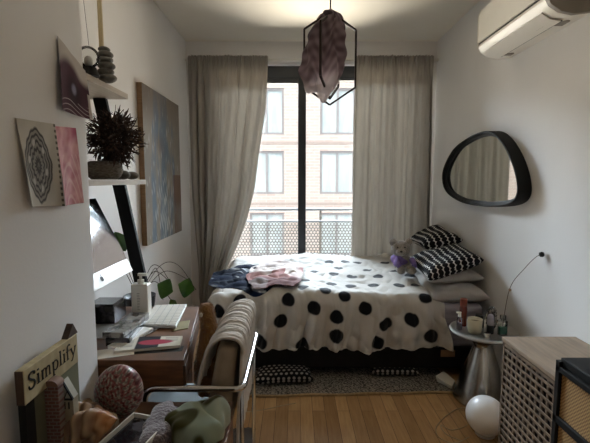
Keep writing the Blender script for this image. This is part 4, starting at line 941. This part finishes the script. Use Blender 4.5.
# ================================================================ PRINTS ON THE NEAR WALL
def wallsheet(name, corners, colf, label, cat, lift=.004, curl=.012, n=(110, 150)):
    q = [np.array(atX(x, y, XN + .002)) for x, y in corners]   # TL TR BR BL
    U, V = np.meshgrid(np.linspace(0, 1, n[0]), np.linspace(0, 1, n[1]), indexing='ij')
    P = ((1 - U) * (1 - V))[..., None] * q[0] + (U * (1 - V))[..., None] * q[1] + (U * V)[..., None] * q[2] + ((1 - U) * V)[..., None] * q[3]
    P[..., 0] += .0015 + lift * V + curl * (np.abs(U - .5) * 2) ** 3 * V + .0015 * np.sin(7 * U + 3 * V) ** 2
    return tagp(sheet(name, P, M['VCpaper'], None, colf(U, V), solid=.0006), label, cat)
def purple(U, V):
    c = mixc('b9b2ab', '4a2f3a', sstep(.22, .42, V + .12 * np.sin(5 * U) + .1 * U)); c = mixc(c, '8e6f7c', sstep(.6, 1.4, waves(U * 1.0, V, 71, 5, 20, 12)) * (V > .25) * .7); c = mixc(c, '20161c', sstep(.4, .1, np.hypot((U - .5) * 1.2, V - .62)) * .7); c = mixc(c, '8d8aa0', sstep(.12, .04, np.hypot(U - .5, V - .58)) * .8)
    ln = np.abs(np.sin(40 * V + 3 * np.sin(U * 5))); c = mixc(c, 'c9bdbd', sstep(.35, .1, ln) * (V > .78) * .75); return mixc(c, 'c2bab0', (U > .93) * (V > .5) * .8)
wallsheet('purple_print', [(57, 36), (84.5, 71), (87.5, 120), (56, 109)], purple, 'dark purple and white print taped at the edge of the near wall', 'print')
def mand(U, V):
    a = (U - .42) / .40; b_ = (V - .52) / .46; rr = np.abs(a) ** 1.5 + np.abs(b_) ** 1.6; an = np.arctan2(b_, a)
    c = mixc('bdb7ab', '8f8a82', sstep(-.5, 1, waves(U, V, 81, 3, 9)) * .5)
    rj = rr + .03 * np.sin(14 * an); ln = np.sin(rj * 30); c = mixc(c, '55504b', (rj < .98) * .62); c = mixc(c, '262322', sstep(-.1, .4, ln) * (rj < .98) * .88)
    dots = np.sin(an * 6) * np.exp(-((rr - .48) / .12) ** 2); c = mixc(c, 'bdb7ad', sstep(.35, .7, dots) * .9); return mixc(c, '35312e', (U > .95) * (np.sin(V * 90) > 0) * .8)
wallsheet('mandala_print', [(15, 118), (54, 124), (58.5, 206), (25, 207)], mand, 'black and white print of a pointed oval mandala on the near wall', 'print')
def pink(U, V):
    c = mixc('c98a94', 'e2b6ba', .5 + .5 * waves(U, V * 1.6, 91, 9, 40, 16)); c = mixc(c, 'a8566b', sstep(.25, .05, V) * sstep(.4, .9, U)); l2 = np.sin(30 * (V + 2.2 * (U - .5) ** 2 * -1)); return mixc(c, 'e9cdcb', sstep(.5, .95, l2) * (V > .35) * .6)
wallsheet('pink_print', [(53.5, 126), (75, 128), (77.5, 203), (59, 206)], pink, 'narrow pink patterned print overlapping the mandala print', 'print', lift=.006)

# ================================================================ CHAIR WITH PLUSH AND THROW
ch = thing('armchair', (-.40, 1.53, 0), 'chrome tube armchair with a thick tan back at the desk', 'chair')
M['tan'] = mat('tan_upholstery', '9c8d7a', .8, col2='a69783', scale=30, bump=.2, bscale=200)
AZ, CYN, CYF, CXB = .66, 1.300, 1.79, -.172
def rc(p0, p1, p2, r_=.04, n=6):   # rounded corner points
    a = p1 + (p0 - p1).normalized() * r_; b_ = p1 + (p2 - p1).normalized() * r_
    return [a * (1 - t_) ** 2 + p1 * 2 * t_ * (1 - t_) + b_ * t_ ** 2 for t_ in [k / n for k in range(n + 1)]]
fn, bn, bf, ff = Vector((-.50, CYN, AZ)), Vector((CXB, CYN, AZ)), Vector((CXB, CYF, AZ)), Vector((-.405, CYF, AZ))
dn, df = Vector((-.50, CYN, .02)), Vector((-.405, CYF, .02)); rn, rf = Vector((-.20, CYN, .02)), Vector((-.20, CYF, .02))
path = [rn] + rc(rn, dn, fn) + rc(dn, fn, bn) + rc(fn, bn, bf, .03) + rc(bn, bf, ff, .03) + rc(bf, ff, df) + rc(ff, df, rf) + [rf]
MB().tube(path, .0105, 12).build('tube_frame', M['chrome'], ch, smooth='all')
for Y in (CYN + .035, CYF - .035): MB().tube([(CXB - .012, Y, AZ + .02), (CXB - .012, Y, .44), (CXB - .02, Y, .02)], .008, 10).build('leg', M['chrome'], ch, smooth='all')
MB().box(-.62, -.33, CYN + .03, CYF - .03, .36, .45).build('seat', mat('grey_seat_vinyl', '6d7476', .6, col2='757c7e', scale=9), ch, bevel=.02, bseg=4, smooth=60)
e = MB(); Rb = lambda y: [Vector((-.325, y, .452)), Vector((-.232, y, .452)), Vector((-.196, y, .785)), Vector((-.262, y, .792))]
e.hexa([Rb(CYN + .03)[0], Rb(CYN + .03)[1], Rb(CYF - .03)[1], Rb(CYF - .03)[0], Rb(CYN + .03)[3], Rb(CYN + .03)[2], Rb(CYF - .03)[2], Rb(CYF - .03)[3]])
e.build('backrest', M['tan'], ch, bevel=.022, bseg=5, smooth=60)
prof_ = smooth_curve([Vector((-.322, 0, .66)), Vector((-.304, 0, .730)), Vector((-.280, 0, .788)), Vector((-.235, 0, .820)), Vector((-.187, 0, .802)), Vector((-.186, 0, .70)), Vector((-.196, 0, .58)), Vector((-.20, 0, .44))], 12, False)
PA = np.array(prof_); nv = 150; yy = np.linspace(CYN + .018, CYF - .01, nv)
U, V = np.meshgrid(np.linspace(0, 1, len(PA)), np.linspace(0, 1, nv), indexing='ij')
tg_ = np.gradient(PA, axis=0); nn = np.stack([-tg_[:, 2], 0 * tg_[:, 0], tg_[:, 0]], -1); nn /= np.linalg.norm(nn, axis=1)[:, None]
rip = (np.sin(V * 105 + 2 * U) * .003 + np.abs(np.sin(V * 19 + 1.5 * U)) * .008 + .003 * waves(U, V, 5, 10, 40))
P = PA[:, None, :] * np.array([1, 0, 1]) + nn[:, None, :] * rip[..., None] * np.where(U > .62, .45, 1)[..., None]; P[..., 1] = yy[None, :] + .01 * np.sin(U * 9)
tagp(sheet('throw', P, mat('ribbed_white_throw', 'd3cec8', .92, col2='c5bfb8', scale=20, bump=.5, bscale=160, stretch=(.3, 1, .3)), solid=.010), 'ribbed off-white throw folded over the back of the chair', 'throw')
# plush
pp = atY(203, 370, 1.66); PXc = -.352; PYc = 1.62
fz = thing('plush_toy', (PXc, PYc, .452), 'golden brown fuzzy plush with a narrow head sitting upright on the chair', 'plush toy')
M['gold'] = mat('golden_fur', '7d5426', .95, col2='9c6f38', scale=40, sheen=.4, bump=.8, bscale=200)
prf = [(0, .03, .0), (.06, .062, .0), (.14, .060, .004), (.22, .050, .006), (.28, .038, .004), (.32, .030, 0), (.36, .030, -.006), (.385, .026, -.008), (.400, .014, -.008)]
e = MB(); rings = []
for z, r_, ox in prf: rings.append(e.verts([Vector((PXc + ox + r_ * math.cos(a), PYc + r_ * .95 * math.sin(a), .455 + z)) for a in (2 * PI * k / 24 for k in range(24))]))
for A, B in zip(rings, rings[1:]):
    for k in range(24): e.b.faces.new((A[k], A[(k + 1) % 24], B[(k + 1) % 24], B[k]))
e.b.faces.new(rings[0][::-1]); e.b.faces.new(rings[-1]); e.build('body', M['gold'], fz, smooth='all', sub=1)
e = MB()
for k in range(4200):
    z = r.uniform(0, .40); a = r.uniform(0, 6.283); rr = np.interp(z, [q[0] for q in prf], [q[1] for q in prf]); ox = np.interp(z, [q[0] for q in prf], [q[2] for q in prf])
    dr_ = Vector((math.cos(a), math.sin(a), .35 if z > .37 else 0)); b0 = Vector((PXc + ox, PYc, .455 + z)) + Vector((dr_.x * rr, dr_.y * rr * .95, 0)) * .97
    dd_ = (dr_ + Vector((r.gauss(0, .5), r.gauss(0, .5), r.gauss(-.3, .5)))).normalized(); s_ = dd_.orthogonal().normalized() * .0009
    v = e.verts([b0 - s_, b0 + s_, b0 + dd_ * r.uniform(.006, .012)]); e.b.faces.new(v)
e.build('fur', M['gold'], fz)['kind'] = 'stuff'
for s in (-1, 1): MB().ball((PXc + .02 * s, PYc - .030, .50), (.022, .04, .022), n=12).build('foot', M['gold'], fz, smooth='all')
q = atY(201, 315, PYc - .034); MB().ball((q.x, PYc - .033, q.z), (.007, .006, .010), n=8).build('muzzle', M['paper'], fz, smooth='all')

# pouch on the floor
p = atZ(246, 441, .0); o = cushion4('pouch', (p.x - .10, p.y - .10, .03), (p.x + .07, p.y - .12, .03), (p.x + .045, p.y + .06, .03), (p.x - .08, p.y + .05, .03), .055, mat('dark_taupe_suede', '3d342f', .85, col2='4a4039', scale=20, bump=.3), seed=8, crease=.004); tagp(o, 'dark taupe pouch with piped edges on the floor behind the chair', 'pouch')

# ================================================================ FOREGROUND LOW CABINET AND ITS CLUTTER
FZ = .64
tb_ = thing('low_cabinet', (-.42, 1.0, 0), 'low dark cabinet against the near wall under the clutter', 'cabinet')
MB().box(XN + .003, -.20, .72, 1.255, FZ - .025, FZ).build('top_panel', M['brown_wood'], tb_, bevel=.002)
MB().box(XN + .01, -.21, .73, 1.245, .04, FZ - .0255).build('body', M['brown_wood'], tb_)
for y in (.735, .99): MB().box(-.2095, -.198, y, y + .25, .06, FZ - .04).build('door', M['walnut'], tb_, bevel=.002)
# sign
XS = -.606
sq = [atX(23, 371, XS), atX(76.5, 334, XS), atX(79, 361, XS), atX(25.5, 406, XS)]
sg = thing('wooden_sign', Vector((-.63, 1.03, min(v.z for v in sq))), 'cream wooden sign with black lettering leaning on the near wall', 'sign')
ym = (sq[0].y + sq[3].y) / 2; ymx = (sq[1].y + sq[2].y) / 2; zt1, zb1 = (sq[0].z + sq[1].z) / 2, (sq[2].z + sq[3].z) / 2
MB().box(XS - .020, XS, ym, ymx, zb1, zt1).build('board', mat('cream_painted_wood', 'b5a682', .6, col2='a39470', scale=14, stretch=(1, 3, 1)), sg, bevel=.002)
MB().box(XS - .019, XS - .001, ym - .0015, ym - .0002, zb1 + .001, zt1 - .001).build('end_grain', mat('dark_end_grain', '4a3628', .8, col2='3a2a1f', scale=40), sg)
G = {  # stroke glyphs, unit x-height = 1: list of (polyline, width)
 'S': (1.0, [([(.82, 1.25), (.78, 1.45), (.5, 1.56), (.2, 1.42), (.16, 1.14), (.42, .88), (.72, .66), (.86, .38), (.72, .08), (.42, -.02), (.16, .10), (.12, .34)], .15), ([(.82, 1.2), (.82, 1.56)], .06), ([(.12, .0), (.12, .4)], .06)]),
 'i': (.5, [([(.25, .0), (.25, .98)], .15), ([(.06, .02), (.44, .02)], .06), ([(.08, .94), (.25, .98)], .07), ([(.25, 1.28), (.25, 1.44)], .17)]),
 'm': (1.45, [([(.22, 0), (.22, .98)], .15), ([(.06, .94), (.22, .98)], .07), ([(.22, .72), (.40, .95), (.62, .94), (.70, .75), (.70, 0)], .13), ([(.70, .72), (.9, .95), (1.12, .94), (1.2, .75), (1.2, 0)], .13), ([(.06, .02), (.38, .02)], .06), ([(.55, .02), (.86, .02)], .06), ([(1.05, .02), (1.36, .02)], .06)]),
 'p': (1.02, [([(.24, -.5), (.24, .98)], .15), ([(.06, .94), (.24, .98)], .07), ([(.24, .75), (.42, .96), (.68, .94), (.86, .7), (.88, .45), (.78, .14), (.55, .0), (.26, .14)], .12), ([(.06, -.48), (.44, -.48)], .06)]),
 'l': (.5, [([(.25, 0), (.25, 1.56)], .15), ([(.06, .02), (.44, .02)], .06), ([(.08, 1.52), (.25, 1.56)], .07)]),
 'f': (.62, [([(.26, 0), (.26, 1.2), (.36, 1.5), (.56, 1.56), (.70, 1.44)], .14), ([(.06, .92), (.56, .92)], .07), ([(.08, .02), (.46, .02)], .06)]),
 'y': (1.0, [([(.14, .96), (.50, .06)], .15), ([(.88, .96), (.50, .06), (.36, -.34), (.20, -.48), (.08, -.40)], .08), ([(.0, .96), (.32, .96)], .06), ([(.70, .96), (1.02, .96)], .06)])}
word = 'Simplify'; tot = sum(G[c_][0] for c_ in word) + .06 * 7; Lw = (ymx - ym) * .90; k_ = Lw / tot; xh = k_; e = MB()
hgt = (zt1 - zb1); ky = hgt * .62 / 2.06; x_ = ym + (ymx - ym) * .055; zb2 = zb1 + hgt * .20 + .5 * ky
XL_ = XS + .0008
for c_ in word:
    for poly, wd in G[c_][1]:
        pl2 = smooth_curve([(a, b_, 0) for a, b_ in poly], 4, False) if len(poly) > 2 and c_ != 'y' else [Vector((a, b_, 0)) for a, b_ in poly]
        n_p = len(pl2); prev = None
        for i, v in enumerate(pl2):
            d2 = (pl2[min(i + 1, n_p - 1)] - pl2[max(i - 1, 0)]).normalized(); nr = Vector((-d2.y, d2.x, 0)) * wd / 2 * 1.15
            cur = e.verts([Vector((XL_, x_ + (v.x + s_ * nr.x) * k_, zb2 + (v.y + s_ * nr.y) * ky)) for s_ in (-1, 1)])
            if prev: e.b.faces.new((prev[0], prev[1], cur[1], cur[0]))
            prev = cur
    x_ += (G[c_][0] + .06) * k_
e.build('lettering', M['black_wood'], sg, solid=.0008)
c = atX(64, 341, -.630); e = MB(); e.prism([Vector((-.625, c.y - .022, zt1 + .0005)), Vector((-.625, c.y + .030, zt1 + .0005)), Vector((-.625, c.y + .008, zt1 + .034))], (0, 0, 0), (.018, 0, 0)); tagp(e.build('wooden_wedge', mat('dark_wood_block', '3a2b22', .7, col2='4a382c', scale=30), bevel=.001), 'small dark triangular wooden block on top of the sign', 'block')
ob = thing('framed_board', (-.64, 1.06, FZ), 'olive board with a dark edge propped beneath the lettered sign', 'board')
MB().box(-.628, -.614, ym + .04, ymx + .012, FZ, zb1 - .001).build('board', mat('olive_board', '6c6a52', .8, col2='625f49', scale=10), ob, bevel=.001)
MB().box(-.628, -.611, ym + .006, ym + .0395, FZ, zb1 - .001).build('frame_edge', M['black_wood'], ob, bevel=.001)
# wooden houses
M['redbrick'] = brick_mat('painted_brick', '5c3a34', '6a463f', '756a62', .018, .009, .0014, 'XZ')
hx = thing('ornament_tower', (-.56, .965, FZ), 'brick painted wooden tower ornament in front of the sign', 'ornament')
q0, q1 = atY(46, 383, .965), atY(60, 383, .965)
MB().box(q0.x, q1.x, .955, .98, FZ, q0.z - .004).build('tower', M['redbrick'], hx, bevel=.002)
e = MB(); cxq = (q0.x + q1.x) / 2; rq = (q1.x - q0.x) / 2 + .001; e.prism([Vector((cxq + rq * math.cos(a), 0, q0.z - .0035 + rq * .8 * math.sin(a))) for a in [PI * k / 12 for k in range(13)]], (0, .953, 0), (0, .982, 0)); e.build('cap', mat('tower_cap', '7c5a48', .7, col2='6a4b3c', scale=20), hx, smooth=40)
h2 = thing('ornament_house', (-.545, 1.0, FZ), 'small cream wooden house ornament with a black outlined gable', 'ornament')
q0, q1 = atY(59, 398, .99), atY(75, 415, .99); xa, xb = q0.x - .004, q1.x; zr = atY(64, 380, .99).z
MB().box(xa, xb, .985, 1.01, FZ, q0.z).build('house_wall', mat('cream_block', '9a8f78', .7, col2='8b806a', scale=30), h2, bevel=.001)
e = MB(); xm = (xa + xb) / 2 - .003; e.prism([Vector((xa, 0, q0.z + .0003)), Vector((xb, 0, q0.z + .0003)), Vector((xm, 0, zr))], (0, .985, 0), (0, 1.01, 0)); e.build('gable', mat('white_gable', 'aaa596', .6, col2='9d9889', scale=20), h2)
e = MB(); a, b_, c = Vector((xa, .984, q0.z)), Vector((xb, .984, q0.z)), Vector((xm, .984, zr)); e.bar(a, c, .004, .005, (0, 1, 0)); e.bar(c, b_, .004, .005, (0, 1, 0)); e.bar(a, b_, .004, .005, (0, 1, 0)); e.bar(a.lerp(b_, .5), a.lerp(c, .5), .002, .005, (0, 1, 0)); e.bar(a.lerp(b_, .5), b_.lerp(c, .5), .002, .005, (0, 1, 0))
for k in (.25, .5, .75): xx = xa + (xb - xa) * k; e.box(xx - .0015, xx + .0015, .983, .985, q0.z - .026, q0.z - .008)
e.build('outline', M['black_wood'], h2)
# mosaic egg
ec = atY(119, 391.5, 1.17); Rr = 24.5 / F_PX * 1.17; ez = 28 / F_PX * 1.17; zc = ec.z
ug, vg = np.linspace(0, 2 * PI, 240, endpoint=False), np.linspace(.001, PI - .001, 130); U, V = np.meshgrid(ug, vg, indexing='ij')
P = np.stack([ec.x + Rr * np.sin(V) * np.cos(U), 1.17 + Rr * .85 * np.sin(V) * np.sin(U), zc + ez * np.cos(V)], -1)
n1 = waves(P[..., 0] * 20, P[..., 2] * 20, 101, 18, 50, 18); n2 = waves(P[..., 0] * 20, P[..., 2] * 20, 102, 14, 40, 18); n3 = waves(P[..., 0] * 6, P[..., 2] * 6 + P[..., 1] * 4, 103, 2, 6, 8)
c = mixc('6a5f58', 'a89d90', sstep(-.3, .6, n1)); c = mixc(c, '7a3238', sstep(.1, .7, n2 + .6 * n3) * .8); c = mixc(c, '3a4a40', sstep(.4, .9, n1 - n2 - .8 * n3) * .7); c = mixc(c, '231e1e', sstep(.75, 1.1, n2 - n1) * .6)
o = sheet('decorated_egg', P, M['VCgloss'], colour=c, wrap_u=True); tagp(o, 'large egg shaped ornament with a busy red and grey flower pattern', 'ornament')
eb = zc - ez
o = MB().lathe([(.050, 0), (.050, eb - FZ + .004), (.030, eb - FZ + .006)], Vector((ec.x, 1.17, FZ)), 28).build('round_tin', mat('orange_tin', '8a5a34', .6, col2='6d4528', scale=20), smooth=40); tagp(o, 'low round orange brown tin under the decorated egg', 'tin')
# conch shell
cs = atY(84, 428, 1.03); th = np.linspace(0, 2 * PI, 140, endpoint=False); tt = np.linspace(0, 1, 120); U, V = np.meshgrid(th, tt, indexing='ij')
rad = np.interp(V, [0, .12, .3, .5, .7, .88, 1], [.002, .022, .050, .062, .046, .022, .002])
rad = rad * (1 + .16 * np.cos(U * 3 + V * 9) * np.sin(PI * V) + .16 * np.abs(np.sin(V * 22 + U * 1.0)) + .14 * np.sin(7 * U + 9 * V) * np.sin(PI * V))
ax = np.array(Vector((1, .15, .18)).normalized()); s1 = np.array([0, 1, 0.]); s1 = s1 - ax * (ax @ s1); s1 /= np.linalg.norm(s1); s2 = np.cross(ax, s1)
Pc = np.array([cs.x, 1.03, max(cs.z, FZ + .055)])
P = Pc + ((V - .5) * .17)[..., None] * ax + (rad * np.cos(U))[..., None] * s1 + (rad * .95 * np.sin(U))[..., None] * s2; P[..., 2] = np.maximum(P[..., 2], FZ + .001)
c = mixc('6b5140', '9c8266', .5 + .5 * np.sin(V * 44 + U + 2 * np.sin(3 * U))); c = mixc(c, '4f2f22', sstep(.2, 1, waves(P[..., 0] * 8, P[..., 2] * 8, 111, 4, 12)) * .75); c = mixc(c, 'b5763f', sstep(.65, .9, V) * .6)
o = sheet('conch_shell', P, M['VCgloss'], colour=c, wrap_u=True); tagp(o, 'ridged tan and orange conch shell on the low cabinet', 'shell')
c = atY(111, 421, 1.09); e = MB(); e.ball(Vector((c.x, 1.09, FZ + .030)), (.022, .018, .030), n=8)
for v in e.b.verts: v.co += Vector((random.uniform(-1, 1), random.uniform(-1, 1), random.uniform(-1, 1))) * .003; v.co.z = max(v.co.z, FZ + .0005)
tagp(e.build('crystal', mat('cream_quartz', 'b09a80', .25, col2='c5b39a', scale=30, coat=.4)), 'small cream crystal lump beside the conch shell', 'crystal')
# framed notebook
e = MB(); R = Matrix.Translation(Vector((atZ(136, 432, FZ + .03).x, 1.03, FZ))) @ eul(0, 0, -14)
nb = thing('storage_tray', R.to_translation(), 'white rimmed shallow tray holding dark papers on the low cabinet', 'tray')
e.box(-.060, .060, -.085, .085, 0, .006, R); e.box(-.060, -.056, -.085, .085, .006, .040, R); e.box(.056, .060, -.085, .085, .006, .040, R); e.box(-.056, .056, -.085, -.081, .006, .040, R); e.box(-.056, .056, .081, .085, .006, .040, R); e.build('tray_body', M['plastic'], nb)
e = MB(); e.box(-.052, .050, -.078, .078, .0065, .030, R); tagp(e.build('black_book', M['gloss_black'], bevel=.001), 'dark covered book lying in the white rimmed tray', 'book')
# lilac plush cloth
def heap(name, px, Y, R, m, seed, label, cat, colf=None, h=.07, fr=(14, 50), am=.10):
    c = atY(px[0], px[1], Y); U, V = np.meshgrid(np.linspace(0, 2 * PI, 180, endpoint=False), np.linspace(0, 1, 100), indexing='ij')
    rr = np.sin(np.minimum(V * 1.25, 1) * PI / 2) ** .8
    fx = 1 + .10 * np.sin(3 * U + seed) + .06 * np.sin(7 * U + seed * 2)
    x = c.x + R[0] * rr * fx * np.cos(U); y = Y + R[1] * rr * fx * np.sin(U)
    hh = np.where(V < .8, np.sqrt(np.clip(1 - (V / .8) ** 2.4, 0, 1)), 0); w1 = waves(x, y, seed, fr[0], fr[1], 16)
    z = FZ + .002 + h * hh * (1 + am * 2 * (np.abs(w1) * 1.3 - .6)) + np.where(V >= .8, 0, .0)
    x = x + .006 * waves(y, z, seed + 1, 20, 60, 10) * hh
    P = np.stack([x, y, np.maximum(z, FZ + .002)], -1)
    return tagp(sheet(name, P, m, colour=None if colf is None else colf(x, y, w1), wrap_u=True), label, cat)
heap('fluffy_cloth', (162, 440), 1.10, (.052, .10), mat('lilac_grey_fleece', '7d7378', .95, col2='6b6267', scale=50, bump=1, bscale=120, sheen=.5), 121, 'lilac grey fleece cloth bunched between the tray and the green bag', 'cloth', h=.042)
heap('cosmetic_bag', (198, 440), 1.10, (.088, .09), M['VCgloss'], 131, 'crumpled glossy bag in olive green and pale green on the low cabinet', 'bag', lambda x, y, w: mixc(mixc('7d8a78', 'a3ad9e', .5 + .5 * w), '3c3a1a', sstep(-.1, .12, waves(x, y, 133, 26, 50, 8))), h=.066, fr=(16, 60), am=.16)
